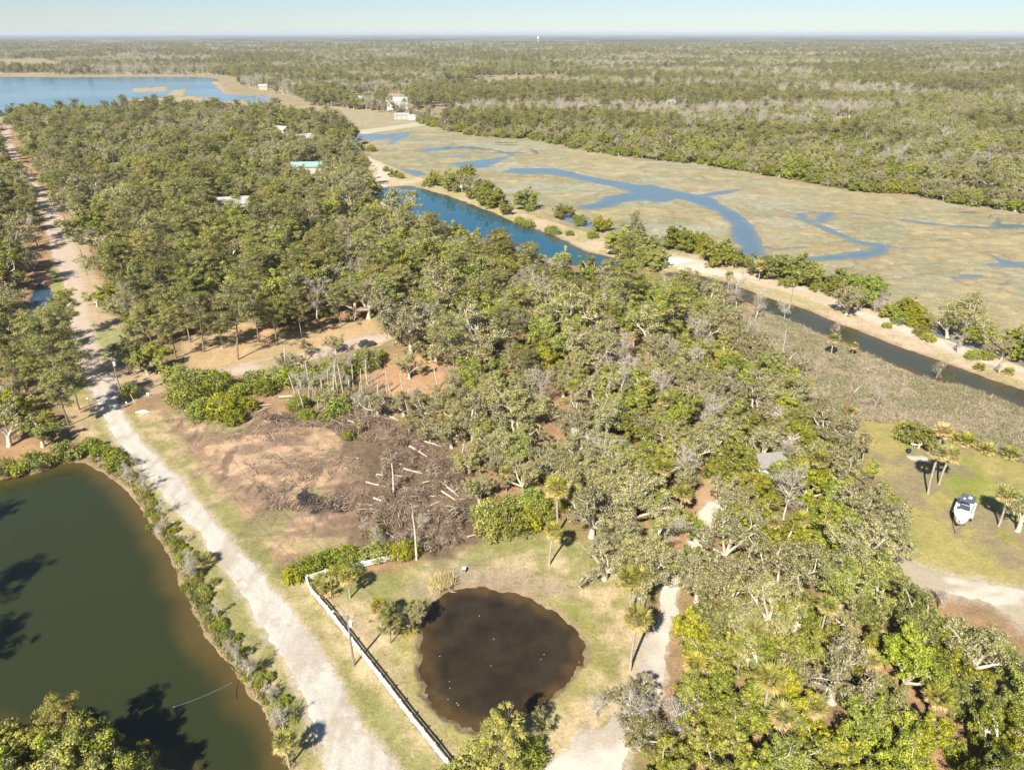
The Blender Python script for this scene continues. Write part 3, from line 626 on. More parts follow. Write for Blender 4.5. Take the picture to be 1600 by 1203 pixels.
def near_ok(x, y, r, store=True):
    c = 6.0; gx, gy = int(x//c), int(y//c); k = int(r//c)+2
    for a in range(gx-k, gx+k+1):
        for b in range(gy-k, gy+k+1):
            for (qx, qy, qr) in gridh.get((a, b), ()):
                if (x-qx)**2+(y-qy)**2 < (.5*(r+qr))**2: return False
    if store: gridh.setdefault((gx, gy), []).append((x, y, r))
    return True
def plant(kind, px=None, py=None, x=None, y=None, v=None, s=1, rz=None, lab=None, zz=0, force=True):
    if x is None: x, y = P(px, py)
    v = rr_.randrange(len(LIB[kind])) if v is None else v % len(LIB[kind])
    PLANTS.append((kind, v, x, y, rr_.uniform(0, 6.28) if rz is None else rz, s, lab, zz))
SP = {'palmetto': 2.5, 'snag': 3, 'round_tree': 8, 'moss_oak': 9.5, 'green_oak': 8.5, 'pine': 8.6, 'bare': 6, 'bush': 4.5, 'palm': 4}
# hand-placed plants (pixel of the base)
HAND = [
 ('palm',984,1048,0,1.0,'cabbage palm on the grass between the brown pond and the white driveway'),
 ('palm',858,883,2,.82,'slender cabbage palm alone on the grass above the brown pond'),
 ('palm',872,832,0,1.1,'tall cabbage palm at the grass edge beside the yellow green bushes'),
 ('palm',898,815,1,.9,'cabbage palm with thick head just inside the wood by the grass corner'),
 ('palm',452,1196,3,.75,'stout cabbage palm between the olive pond and the bottom of the pale road'),
 ('palm',547,934,3,.75,'cabbage palm inside the corner of the white fence'),
 ('palm',596,978,3,.7,'ragged cabbage palm near the pole on the pond lawn'),
 ('palm',1450,772,0,.98,'slender cabbage palm standing in front of another on the right lawn'),
 ('palm',1467,757,1,1.0,'cabbage palm standing just behind the slender one on the right lawn'),
 ('palm',1461,708,4,1.15,'dead cabbage palm with rust brown fronds at the back of the right lawn'),
 ('palm',1560,822,1,.95,'cabbage palm under the bare branches right of the boat'),
 ('palm',1137,456,1,.85,'yellow headed cabbage palm at the near canal bank'),
 ('palm',1185,440,3,1.05,'cabbage palm on the sandy dike beside the path'),
 ('palm',1296,562,1,.85,'cabbage palm in the brown scrub near the canal'),
 ('palm',1195,1140,0,.95,None),('palm',1215,1175,1,.9,None),('palm',1080,1085,1,.8,None),('palm',1345,725,1,.8,None),
 ('palm',1035,790,0,.9,None),('palm',1060,812,1,.85,None),('palm',1110,470,3,.6,None),('palm',985,960,2,.95,None),
 ('palm',1240,850,1,.8,None),('palm',1350,1080,1,.8,None),('palm',1450,1130,3,.9,None),('palm',890,640,2,.8,None),('palm',720,560,2,.9,None),
 ('palm',990,545,4,.8,None),('palm',1330,560,1,.55,None),('palm',1150,1060,1,.85,None),('palm',1280,1010,0,.8,None),
 ('palm',760,590,0,.8,None),('palm',830,560,2,.8,None),('palm',1170,610,0,.7,None),('palm',560,680,2,.3,None),
 ('palmetto',515,925,1,1.2,'yellow green palmetto inside the white fence corner'),('palmetto',505,915,0,1.1,None),('palmetto',530,905,0,1.3,None),
 ('palmetto',1510,695,1,1.3,'yellow palmetto at the scrub edge right of the dead palm'),('palmetto',1540,708,1,1.2,None),('palmetto',1578,715,0,1.3,None),('palmetto',1495,690,0,1.0,None),
 ('palmetto',1325,648,1,1.2,None),('palmetto',1410,672,1,.9,None),('palmetto',640,985,0,1.0,None),('palmetto',1530,578,1,1.0,None),('palmetto',1575,585,1,1.0,None),
 ('palmetto',322,880,0,1.1,None),('palmetto',75,660,0,1.4,None),
 ('moss_oak',640,985,2,.42,'small twisted oak leaning over the left shore of the brown pond'),
 ('moss_oak',655,975,3,.36,None),
 ('pine',610,1005,2,.42,'spindly pine on the grass between the pole and the brown pond'),
 ('pine',777,1212,5,.66,'yellow green pine at the bottom edge below the brown pond'),
 ('bush',738,1212,1,1.05,'bright yellow green bush at the foot of the pine below the pond'),('bush',712,1222,0,.8,None),
 ('bush',820,1190,1,.9,None),('moss_oak',838,1150,1,.34,'dark small oak on the lower shore of the brown pond'),
 ('round_tree',1435,700,1,.62,'round dark green tree beside the dead brown palm'),
 ('bush',1425,690,1,1.25,None),
 ('moss_oak',1590,830,2,.75,'bare limbed oak at the right edge of the lawn behind the boat'),
 ('bare',1365,640,1,.5,None),
 ('moss_oak',1378,870,0,.8,'pale mossy oak reaching over the lawn left of the boat'),
 ('moss_oak',1335,900,1,.95,None),('bush',1440,965,1,.8,None),('bush',1500,1000,2,.9,None),('bare',1465,955,1,.35,None),('bush',1540,1010,0,.9,None),('bush',1405,950,3,.8,None),('moss_oak',1350,830,3,.85,None),
 # sandy dike trees
 ('round_tree',730,285,0,1.31,None),('round_tree',700,298,1,1.31,None),('round_tree',755,310,2,1.24,None),('bare',740,300,0,0.92,None),('moss_oak',722,300,2,0.87,None),('round_tree',680,290,3,1.04,None),('round_tree',768,322,2,1.21,None),('bush',668,292,0,1.38,None),
 ('round_tree',818,327,1,1.24,'round dark green tree on the dike above the blue lagoon'),('round_tree',878,340,2,0.81,'lone round green bush tree between dike sand and marsh creek'),
 ('bush',826,355,0,1.15,None),('bush',858,362,2,1.03,None),('bush',866,366,1,1.03,None),('bush',890,368,2,0.92,None),
 ('round_tree',940,362,3,0.87,None),('moss_oak',985,375,0,1.01,None),('round_tree',965,398,1,1.31,None),('round_tree',1000,402,3,1.31,None),('round_tree',1020,418,2,1.04,None),('bare',1030,395,2,0.8,None),
 ('round_tree',1050,385,0,1.07,None),('round_tree',1075,390,2,1.07,None),('round_tree',1120,412,1,1.18,'spreading green tree on the dike just left of the main creek mouth'),('round_tree',1145,416,4,0.87,None),
 ('round_tree',1200,432,2,1.04,None),('round_tree',1235,440,1,1.24,'broad green tree on the dike right of the creek mouth'),('round_tree',1262,446,3,1.15,None),('bush',1225,447,0,0.92,None),
 ('moss_oak',1322,492,1,0.9,'big round mossy tree hanging over the canal from the dike'),('round_tree',1335,470,2,1.24,None),('round_tree',1310,462,4,1.00,None),
 ('bare',1375,492,0,0.63,None),('bare',1365,489,1,0.57,None),('round_tree',1412,498,0,0.89,None),('bush',1405,506,1,1.03,None),
 ('moss_oak',1480,527,2,0.9,None),('moss_oak',1505,530,0,1.19,'wide mossy oak on the dike with blue water showing under it'),('bush',1450,532,2,1.03,None),('bare',1495,552,0,0.46,None),
 ('moss_oak',1565,563,3,0.58,None),('round_tree',1600,560,1,1.07,None),('bare',1560,585,1,0.4,None),('round_tree',1640,580,1,1.04,None),
 ('bush',580,237,1,1.38,None),('bush',565,235,0,1.26,None),('bush',604,268,1,0.92,None),('round_tree',617,277,0,0.61,None),('bush',625,279,2,1.03,None),
 ('round_tree',580,302,0,1.21,None),('pine',568,292,0,0.86,None),
 ('bare',1305,527,0,0.52,'grey leafless shrub at the near bank of the canal'),('bare',1463,590,0,0.46,'lone grey leafless shrub on the near canal bank'),('bare',1225,500,2,0.69,None),('bare',1180,500,0,0.92,None),('bare',1150,485,1,0.92,None),
 ('round_tree',1092,393,0,.8,None),('bush',1105,404,1,1.1,None),('round_tree',1215,430,3,.8,None),('round_tree',1252,441,2,.95,None),('bush',1278,455,0,1.1,None),('round_tree',1345,482,1,.8,None),('round_tree',1392,495,2,.6,None),('round_tree',1425,506,0,.7,None),('bush',1438,524,1,.9,None),('round_tree',1525,538,3,.8,None),('bush',1540,560,2,1.0,None),('round_tree',905,352,1,.6,None),('bush',925,372,0,1.1,None),('round_tree',790,335,3,.7,None),('bush',812,350,1,1.0,None),('bush',1385,512,2,.7,None),('bush',1520,562,3,.8,None),
 # intersection, verge and side road
 ('bush',203,620,3,.95,'dark bush tree at the road junction by the poles'),('green_oak',232,585,0,.72,None),('green_oak',205,565,3,.66,None),('green_oak',255,580,1,.7,None),
 ('pine',297,535,0,.95,'tall bare stemmed pine on orange litter above the side road'),('pine',372,562,1,1.0,'tall leaning pine standing by the side road'),('pine',240,545,2,.8,None),('pine',262,530,4,.8,None),('pine',275,560,3,.75,None),
 ('pine',533,510,2,.8,None),('pine',350,545,5,.7,None),('pine',318,550,1,.85,None),('pine',405,535,3,.9,None),('pine',432,540,0,.8,None),('pine',472,528,2,.9,None),('bush',170,480,1,1.0,None),('green_oak',152,480,2,.6,None),('moss_oak',172,420,2,.9,None),
 ('pine',118,600,1,.95,None),('pine',112,575,3,.9,None),('pine',124,640,0,.9,None),('pine',98,615,4,1.0,None),('pine',108,665,2,.8,None),('pine',112,530,0,.8,None),
 ('moss_oak',344,354,0,.85,None),('moss_oak',396,360,2,.8,None),('pine',372,372,1,.8,None),
 ('moss_oak',662,655,0,.6,None),('moss_oak',690,650,2,.7,None),('moss_oak',672,692,1,.55,None),('moss_oak',706,700,3,.6,None),('green_oak',640,672,2,.35,None),('moss_oak',715,650,4,.8,None),('bare',650,640,1,.5,None),('bush',655,670,0,.8,None),
 ('moss_oak',525,552,1,.48,None),('moss_oak',480,555,2,.4,None),
 ('moss_oak',640,592,3,.62,'pale limbed oak standing on open orange litter'),('moss_oak',620,535,1,.95,None),
 # shrubs between side road and clearing
 ('green_oak',300,640,0,.42,None),('bush',290,630,1,1.5,None),('bush',318,655,3,1.3,None),('bush',345,650,1,1.5,None),('bush',310,605,0,1.6,None),('bush',340,612,1,1.5,None),('bush',375,618,2,1.3,None),('bush',280,600,3,1.4,None),
 ('bush',400,600,0,1.3,None),('bush',385,640,2,1.3,None),('bush',365,660,0,1.1,None),('bush',430,600,1,1.3,None),('bush',455,605,3,1.4,None),('bush',480,600,0,1.3,None),('bush',520,590,1,1.3,None),('bush',545,585,0,1.2,None),('bush',575,575,1,1.5,None),('bush',590,560,2,1.2,None),
 ('bush',530,650,3,1.2,None),('bush',510,660,2,1.0,None),('bush',480,655,0,.9,None),('bush',545,685,2,.7,None),('bush',465,640,1,1.0,None),('bush',415,615,3,1.1,None),
 ('bare',500,620,0,.6,None),('bare',540,610,2,.55,None),('bare',470,625,1,.6,None),('bare',560,640,2,.5,None),('bare',520,600,0,.6,None),('bare',580,615,0,.5,None),('bare',600,640,2,.5,None),
 # hedge by the fence end and coloured bushes
 ('bush',458,905,0,.75,None),('bush',475,895,1,.8,None),('bush',495,888,3,.8,None),('bush',518,880,0,.85,None),('bush',540,878,1,.85,None),('bush',562,875,2,.85,None),('bush',585,872,1,.85,None),('bush',605,868,0,.8,None),('bush',628,870,3,.75,None),('bush',640,866,1,.7,None),
 ('bush',550,895,1,.6,None),('bare',590,858,0,.45,None),('bush',585,835,2,.8,None),('bush',595,820,0,.6,None),
 ('bush',770,832,0,1.3,'yellow and orange tinted bush at the top of the pond lawn'),('bush',795,830,1,1.35,None),('bush',822,822,2,1.35,None),('bush',845,815,3,1.2,None),('bush',760,815,3,1.2,None),('bush',800,800,2,1.3,None),('bush',835,795,1,1.2,None),
 ('moss_oak',750,790,2,.6,None),('moss_oak',735,740,0,.65,None),('moss_oak',705,660,3,.6,None),('bare',660,830,2,.4,None),
 # driveway and right lawn
 ('moss_oak',960,745,0,.75,None),('moss_oak',925,742,3,.6,None),('green_oak',1000,725,2,.6,None),('bush',925,712,1,.7,None),('green_oak',1230,760,3,.7,None),('green_oak',1208,782,1,.55,None),('moss_oak',890,725,1,.6,None),('green_oak',1175,742,0,.45,None),
 ('palm',1003,962,2,.9,None),('palm',995,955,1,.8,None),('moss_oak',945,905,0,.7,'pale twiggy oak spreading over the top right of the pond lawn'),('moss_oak',1000,935,1,.85,None),
 ('moss_oak',985,1110,3,.45,'pale twiggy young oak between the driveway and the lawn'),('moss_oak',1000,1170,1,.55,None),('bare',930,1120,0,.4,None),('bare',985,1145,1,.55,None),('bare',1050,1150,3,.6,None),
 ('round_tree',1145,745,0,1.0,'bright green tree between the two houses in the wood'),('bush',1195,775,0,1.0,None),('green_oak',1230,765,1,.7,None),
]
for a in HAND:
    plant(a[0], a[1], a[2], v=a[3], s=a[4], lab=a[5]); x, y = P(a[1], a[2]); near_ok(x, y, {'palm':2,'palmetto':1.5,'bush':3.4}.get(a[0], SP.get(a[0], 6)*a[4]*.9))
# shrubs on the bank between road and olive pond
THICK = PP([(400,590),(470,575),(560,568),(600,572),(600,605),(655,645),(640,665),(560,655),(440,640)])
for _ in range(48):
    x0_, x1_, y0_, y1_ = THICK[:,0].min(), THICK[:,0].max(), THICK[:,1].min(), THICK[:,1].max(); x = rr_.uniform(x0_, x1_); y = rr_.uniform(y0_, y1_)
    if inside(THICK, x, y): plant(rr_.choice(['bare','moss_oak','bush','bare','bush']), x=x, y=y, s=rr_.uniform(.32,.6))
bank = [(118,712),(100,715),(80,722),(55,728),(30,735),(5,742),(140,705),(160,712),(175,718),(190,735),(205,745),(222,768),(235,790),(243,815),(262,835),(275,855),(285,880),(300,905),(310,895),(318,925),(335,960),(350,985),(362,1005),(380,1030),(392,1050),(408,1070),(420,1090),(430,1110),(440,1140)]
for i, (a, b) in enumerate(bank):
    s = 1.0 if i < 10 else rr_.uniform(.26,.45)
    plant('bush', a+rr_.uniform(-3,3), b+rr_.uniform(-4,4), s=s)
    if i >= 10:
        for k in range(5): plant('bush' if rr_.random() < .75 else 'bare', a+rr_.uniform(-12,20), b+rr_.uniform(-16,16), s=rr_.uniform(.16,.34))
for a, b in ((1120,590),(1130,560)): pass
# far-left pond shore and the trees off the left edge whose shadows lie on the pond
for a, b, k, s in ((-150,880,'pine',.8),(-135,1005,'pine',.8),(-190,1030,'green_oak',.9),(-120,840,'green_oak',.6),(-165,1120,'pine',.9),(-200,800,'green_oak',.8)):
    plant(k, a, b, s=s)
for a, b, k, s, v in ((60,1215,'green_oak',.8,0),(120,1225,'green_oak',.85,1),(175,1228,'green_oak',.9,2),(205,1250,'green_oak',.7,0),(20,1220,'green_oak',.8,1),(-40,1225,'green_oak',.9,3),(215,1285,'green_oak',.7,4),(90,1275,'moss_oak',.8,2),(160,1300,'green_oak',.8,3),(10,1290,'green_oak',.9,0),(130,1195,'pine',.5,1)):
    plant(k, a, b, s=s, v=v)
RNG = np.random.default_rng(99)
def bbox(poly): return poly[:,0].min(), poly[:,0].max(), poly[:,1].min(), poly[:,1].max()
def near_road(x, y):
    X_ = np.array([x]); Y_ = np.array([y]); return min(float(sdf(p, X_, Y_)[0]) for p in (ROAD, SIDE, DRIVE2))
def fill(poly, tries, chooser, spf=1.0):
    x0, x1, y0, y1 = bbox(poly); n = 0
    for _ in range(tries):
        # more tries close to the camera than far away
        y = math.exp(rr_.uniform(math.log(y0), math.log(y1))) if rr_.random() < .5 else rr_.uniform(y0, y1)
        x = rr_.uniform(x0, x1)
        if abs(x) > 1.0*(y*cp+CAM_H*sp)+12: continue
        if not inside(poly, x, y) or not clear_of(x, y): continue
        k, s = chooser(x, y)
        if k != 'bush' and k != 'palmetto' and near_road(x, y) < SP[k]*s*.42: continue
        if not near_ok(x, y, SP[k]*s*spf): continue
        plant(k, x=x, y=y, s=s); n += 1
    return n
def fb(x, y, sc, seed): return float(fbm(np.array([x]), np.array([y]), sc, seed)[0])
def choose_main(x, y):
    px, py = to_px(x, y); r = rr_.random(); n = fb(x, y, 28, 5); g = fb(x, y, 17, 6)
    if px < 600 - max(0, (py-520))*2 and py < 640:
        pp = (.16+(.22 if n > .5 else -.08)) if py < 330 else (.30+(.28 if n > .5 else -.18))
        if r < pp: kk = 'pine'
        elif r < pp+.36: kk = 'green_oak'
        elif r < .90: kk = 'moss_oak'
        else: kk = 'bare' if g < .55 else 'round_tree'
    elif py < 470: kk = 'green_oak' if r < .45 else ('pine' if r < .53+.15*(n > .5) else ('moss_oak' if r < .86 else 'bare'))
    elif py < 620 and px < 1080: kk = 'moss_oak' if r < .44 else ('pine' if r < .57 else ('green_oak' if r < .88 else 'bare'))
    elif px > 1040 and py > 840: kk = 'green_oak' if r < (.80 if n > .44 else .40) else ('moss_oak' if r < .93 else ('palm' if r < .955 else 'round_tree'))
    elif px > 1050 and py < 560: kk = 'moss_oak' if r < .6 else ('bare' if r < .8 else 'green_oak')
    else: kk = 'moss_oak' if r < (.68 if n < .52 else .38) else ('green_oak' if r < .93 else ('palm' if r < .95 else 'bare'))
    s = rr_.uniform(.72, 1.12)
    if kk in ('moss_oak','green_oak') and py < 600 and px < 1000: s *= rr_.choice([1.15, 1.35, 1.6])
    if kk == 'pine': s = rr_.uniform(.78, 1.12)
    if py > 560: s *= .84
    return kk, s
n1 = fill(FOREST, 60000, choose_main, .62)
n2 = fill(FOREST_L, 9000, choose_main, .62)
def choose_under(x, y): return ('bush' if rr_.random() < .8 else 'palmetto'), rr_.uniform(.55, .95)
n3 = fill(FOREST, 9000, choose_under, .5); n4 = fill(FOREST_L, 1500, choose_under, .7)
print('near forest', n1, n2, n3, n4)

# woods beyond the marsh: first row(s) as things, the rest as one mass
TOPLINE = [(-2200,205),(-400,118),(0,118),(100,119),(330,118),(352,120),(372,140),(405,148),(430,158),(470,166),(540,171),(600,178),(640,186),(700,203),(760,212),(830,215),(900,230),(960,240),(1050,250),(1100,254),(1180,267),(1260,284),(1350,297),(1420,300),(1500,316),(1600,330),(1800,348),(2600,430)]
TL = np.array(TOPLINE)
FARP = []
def far_points():
    d = 300.0; out = []
    while d < 5000:
        sp_ = 8.5 if d < 900 else 8.5*(d/900)**.62
        half = .86*(d*cp+CAM_H*sp)+30; n = int(2*half/sp_)
        xs = -half+(np.arange(n)+RNG.uniform(0,1,n))*sp_; ys = d+RNG.uniform(-.6,.6,n)*sp_
        out.append(np.stack([xs, ys], 1)); d += sp_*.92
    return np.concatenate(out)
fp = far_points()
pxf, pyf = to_px(fp[:,0], fp[:,1])
lim = np.interp(pxf, TL[:,0], TL[:,1]); keep = pyf < lim-1
for f in FIELDS+[BAY, MARSH, FOREST, FOREST_L]: keep &= sdf(f, fp[:,0], fp[:,1])+(fbm(fp[:,0], fp[:,1], 20, 8)-.5)*8 > 0
keep &= ~((pxf < 20) & (pyf > 117)); keep &= sdf(CAUSE, fp[:,0], fp[:,1]) > 4
keep &= ~((pxf > 605) & (pxf < 640) & (pyf > 152) & (pyf < 176)) & ~((pxf > 540) & (pxf < 595) & (pyf > 150) & (pyf < 164))
gap = fbm(fp[:,0]*.4, fp[:,1], 80, 41); keep &= ~((gap > .60) & (fp[:,1] > 800))
fp = fp[keep]
zone1 = fbm(fp[:,0]*.45, fp[:,1], 110, 51, 5); zone2 = fbm(fp[:,0], fp[:,1], 32, 52); zone3 = fbm(fp[:,0]*.4, fp[:,1], 95, 57, 4); rnd = RNG.random(len(fp))
KINDS = ['pine','green_oak','moss_oak','bare']
pp_ = np.where(zone1 > .54, .9, np.where(zone1 > .5, .25, .03)); pg_ = np.where(zone1 > .54, .08, np.where(zone3 < .46, .12, .40+.2*(zone2 > .5))); pb_ = np.where(zone3 < .46, .85, .06)
kf = np.where(rnd < pp_, 0, np.where(rnd < pp_+pg_, 1, np.where(RNG.random(len(fp)) < pb_, 3, 2)))
MASS = []     # x, y, kind, variant, rz, scale
for (x, y), k in zip(fp, kf):
    s = rr_.uniform(.8, 1.35)*(1 if k else .72)*(1.0 if y < 900 else (y/900)**.35)
    d = math.hypot(x, y)
    MASS.append((x, y, KINDS[k], s, d))
for _ in range(900):
    px = rr_.uniform(640, 1900); py = float(np.interp(px, TL[:,0], TL[:,1]))+rr_.uniform(-6, 3.5); x, y = P(px, py)
    MASS.append((x, y, rr_.choice(['round_tree','round_tree','bush','moss_oak','bush']), rr_.uniform(.5, .95), math.hypot(x, y)))
MASS.sort(key=lambda t: t[4])
# sort near plants by distance; cap each kind
CAP = {'round_tree': 95, 'moss_oak': 290, 'green_oak': 205, 'pine': 270, 'bare': 150, 'bush': 260, 'palm': 200, 'palmetto': 60, 'snag': 60}
def vis(x, y):
    px, py = to_px(x, y, 5); return -60 < px < 1660 and py < 1290
cnt = {k: 0 for k in CAP}; THINGS = []; REST = []
for p in sorted(PLANTS, key=lambda p: (p[6] is None, math.hypot(p[2], p[3])/max(p[5], .3))):
    if cnt[p[0]] < CAP[p[0]]: cnt[p[0]] += 1; THINGS.append(p)
    else: REST.append((p[2], p[3], p[0], p[5], 0))
print('things', cnt, 'rest', len(REST), 'mass', len(MASS))

# ------------------------------------------------------------------ labels from look and landmark
LANDMARKS = [(60,600,'left of the road junction'),(40,460,'beside the narrow blue ditch'),(20,360,'left of the upper dirt road'),(40,700,'on the north shore of the olive pond'),(120,720,'at the top corner of the olive pond'),
 (-90,950,'off the left shore of the olive pond'),(100,1220,'on the near left shore of the olive pond'),(230,1230,'by the white cable over the olive pond'),(220,800,'on the pond bank beside the pale road bend'),(300,900,'on the pond bank midway down the pale road'),(380,1040,'on the pond bank near the lower road'),(430,1140,'on the pond bank near the stout palm'),
 (230,570,'above the road junction'),(160,440,'along the tan verge of the upper road'),(120,340,'at the wood edge by the upper road'),(60,250,'at the wood edge near the far end of the road'),(150,200,'near the bay shore'),(300,190,'below the blue bay'),(450,220,'around the grey roofed houses'),(500,280,'near the turquoise roof'),(365,330,'around the white decked house'),(330,300,'behind the white decked house'),
 (250,400,'in the pine wood above the junction'),(300,480,'in the tall pines over the side road'),(400,480,'in the tall pines above the side road bend'),(500,500,'above the side road where the dark truck stands'),(420,400,'in the middle of the left wood'),(540,420,'in the wood below the turquoise roof'),(560,310,'at the lagoon head'),(640,360,'on the near shore of the blue lagoon'),(740,400,'at the middle of the lagoon shore'),(850,430,'at the lower end of the lagoon'),(950,450,'in the wood near the sandy dike gap'),
 (640,480,'in the wood behind the side road end'),(640,600,'around the open orange litter'),(760,500,'in the central wood below the lagoon'),(880,520,'in the central wood among tall grey pines'),(1000,520,'by the gap of bare trunks in the wood'),(1100,500,'at the canal end of the wood'),(1180,540,'along the scrub side of the wood'),(760,640,'right of the clearing top'),(730,740,'along the right rim of the clearing'),(860,680,'behind the half hidden pale roof'),(960,650,'above the half hidden pale roof'),
 (1080,620,'in the oak wood above the white house'),(1200,640,'in the oaks behind the white house'),(1280,620,'at the scrub corner of the oak wood'),(1300,720,'between the white house and the right lawn'),(1150,740,'beside the small yard in the wood'),(1050,760,'below the half hidden pale roof'),(960,790,'where the wood meets the pond lawn'),(830,810,'at the top of the pond lawn'),(980,880,'over the head of the driveway'),(1100,880,'right of the driveway head'),(1200,850,'in the oaks below the white house'),
 (1330,820,'over the left edge of the right lawn'),(1400,920,'beside the sandy path'),(1530,980,'at the bend of the sandy path'),(1090,990,'right of the driveway middle'),(1080,1100,'right of the driveway foot'),(1200,990,'in the dense canopy right of the driveway'),(1200,1130,'around the palms in the lower canopy'),(1330,1000,'in the dense canopy below the sandy path'),(1350,1130,'in the lower right canopy'),(1480,1080,'in the lower right canopy near the frame edge'),(1580,1120,'in the bottom right corner of the canopy'),
 (300,620,'between side road and clearing'),(450,610,'in the thicket above the clearing'),(560,580,'in the thicket by the parked dark truck'),(530,650,'among the snags of the clearing'),(500,885,'behind the white fence end'),(600,870,'along the white fence end'),(590,840,'at the lower rim of the clearing'),(650,980,'on the left shore of the brown pond'),(760,1200,'below the brown pond'),(960,1130,'at the driveway foot'),
 (700,290,'on the wooded hump of the dike'),(840,350,'on the dike beside the lagoon'),(970,390,'on the dike at the lagoon end'),(1090,400,'on the dike by the white sand patch'),(1220,440,'on the dike right of the creek mouth'),(1320,475,'on the dike at the canal bend'),(1400,500,'on the dike among white stems'),(1500,535,'on the dike above the blue pools'),(1600,575,'at the right end of the dike'),
 (1350,620,'in the brown scrub'),(1250,530,'in the scrub by the canal head'),(1450,600,'on the near canal bank'),(1430,690,'at the back of the right lawn'),(1550,705,'along the back of the right lawn'),(1570,820,'at the right edge of the lawn'),(590,250,'at the sandy lot by the marsh'),(700,200,'at the near edge of the far wood')]
KN = {'round_tree': ('evergreen_tree','evergreen tree','low rounded green tree','evergreen trees'), 'moss_oak': ('live_oak','oak','mossy live oak','live oaks'), 'green_oak': ('evergreen_tree','evergreen tree','leafy green tree','evergreen trees'), 'pine': ('pine_tree','pine','long trunked pine','pines'),
      'bare': ('leafless_tree','bare tree','grey leafless tree','leafless trees'), 'bush': ('bush','bush','rounded green bush','bushes'), 'palm': ('cabbage_palm','palm','cabbage palm','cabbage palms'),
      'palmetto': ('palmetto','palmetto','low palmetto clump','palmettos'), 'snag': ('dead_tree','dead tree','bare standing dead trunk','dead standing trunks')}
PROTO = {}
LABELS_USED = {}
ZMAP = lambda x, y: 0.0
def auto_label(kind, x, y, s):
    px, py = to_px(x, y, 0); b = min(LANDMARKS, key=lambda l: ((l[0]-px)/1.0)**2+((l[1]-py)*1.5)**2)
    size = {True: 'large', False: ''}[s > 1.0] or ('small' if s < .62 else '')
    side = '' 
    if abs(px-b[0]) > 18 or abs(py-b[1]) > 18:
        side = ' nearer the camera' if py-b[1] > 18 else (' farther back' if py-b[1] < -18 else '')
    lab = (size+' '+KN[kind][2]+' '+b[2]+side).strip()
    w_ = lab.split()
    return ' '.join(w_[:16]), b[2]
for (kind, v, x, y, rz, s, lab, zz) in THINGS:
    nm, cat, _, grp = KN[kind]
    key = (kind, v)
    if key not in PROTO:
        tm, cm, _ = LIB[kind][v]; root = empty(nm, (x, y, zz), rz, s)
        link('trunk', tm, root)
        if cm: link('crown', cm, root)
        PROTO[key] = root
    else: root = dup(PROTO[key], (x, y, zz), rz, s)
    al, ph = auto_label(kind, x, y, s)
    tag(root, lab or al, cat, grp+' '+ph)
    if lab: root['group'] = grp+' standing apart'

M_YEL = leaf_mat('yellow_green_needles', (.20,.21,.03), (.52,.47,.06), moss=(.52,.40,.16), hue=.005, val=.03)
for o in [o for o in COL.objects if o.parent is None and str(o.get('label', '')).startswith(('yellow green pine', 'bright yellow green bush', 'yellow and orange'))]:
    for c_ in o.children:
        if c_.name.startswith('crown'): c_.data = c_.data.copy(); c_.data.materials[0] = M_YEL
# ----- one mass of trees nobody could count, as points with instances
def mass_object(name, items, zlab=None):
    kinds = ['pine','green_oak','moss_oak','bare','bush','palm','round_tree','palmetto']; src = bpy.data.collections.new(name+'_kinds'); idx = {}; n = 0
    for k in kinds:
        for j, (a, b, jm) in enumerate(LIB[k]):
            o = bpy.data.objects.new('%03d_%s' % (n, k), jm); src.objects.link(o); idx[(k, j)] = n; n += 1
    me = bpy.data.meshes.new(name); V = np.array([(t[0], t[1], -.05) for t in items], np.float32)
    me.vertices.add(len(V)); me.vertices.foreach_set('co', V.ravel())
    a = me.attributes.new('pick', 'INT', 'POINT'); a.data.foreach_set('value', np.array([idx[(t[2], rr_.randrange(len(LIB[t[2]])) if t[2] != 'palm' else rr_.randrange(4))] for t in items], np.int32))
    a = me.attributes.new('turn', 'FLOAT', 'POINT'); a.data.foreach_set('value', np.array([rr_.uniform(0,6.28) for t in items], np.float32))
    a = me.attributes.new('size', 'FLOAT', 'POINT'); a.data.foreach_set('value', np.array([t[3] for t in items], np.float32))
    o = link(name, me); g = bpy.data.node_groups.new(name, 'GeometryNodeTree')
    g.interface.new_socket('Geometry', in_out='INPUT', socket_type='NodeSocketGeometry'); g.interface.new_socket('Geometry', in_out='OUTPUT', socket_type='NodeSocketGeometry')
    N = g.nodes; L = g.links; gi = N.new('NodeGroupInput'); go = N.new('NodeGroupOutput')
    ci = N.new('GeometryNodeCollectionInfo'); ci.inputs['Collection'].default_value = src; ci.inputs['Separate Children'].default_value = True; ci.inputs['Reset Children'].default_value = True
    m2p = N.new('GeometryNodeMeshToPoints'); ip = N.new('GeometryNodeInstanceOnPoints'); ip.inputs['Pick Instance'].default_value = True
    def attr(nm, ty):
        x = N.new('GeometryNodeInputNamedAttribute'); x.data_type = ty; x.inputs['Name'].default_value = nm; return x.outputs['Attribute']
    cx = N.new('ShaderNodeCombineXYZ'); L.new(attr('turn','FLOAT'), cx.inputs[2])
    L.new(gi.outputs[0], m2p.inputs[0]); L.new(m2p.outputs[0], ip.inputs['Points']); L.new(ci.outputs[0], ip.inputs['Instance'])
    L.new(attr('pick','INT'), ip.inputs['Instance Index']); L.new(cx.outputs[0], ip.inputs['Rotation']); L.new(attr('size','FLOAT'), ip.inputs['Scale'])
    L.new(ip.outputs[0], go.inputs[0])
    md = o.modifiers.new('trees', 'NODES'); md.node_group = g
    tag(o, kind='stuff'); return o
o = mass_object('far_woods', MASS); tag(o, 'endless mixed woods beyond the marsh reaching to the horizon', 'woods')
o = mass_object('deep_woods', REST); tag(o, 'closed canopy of the left wood running back towards the bay', 'woods')

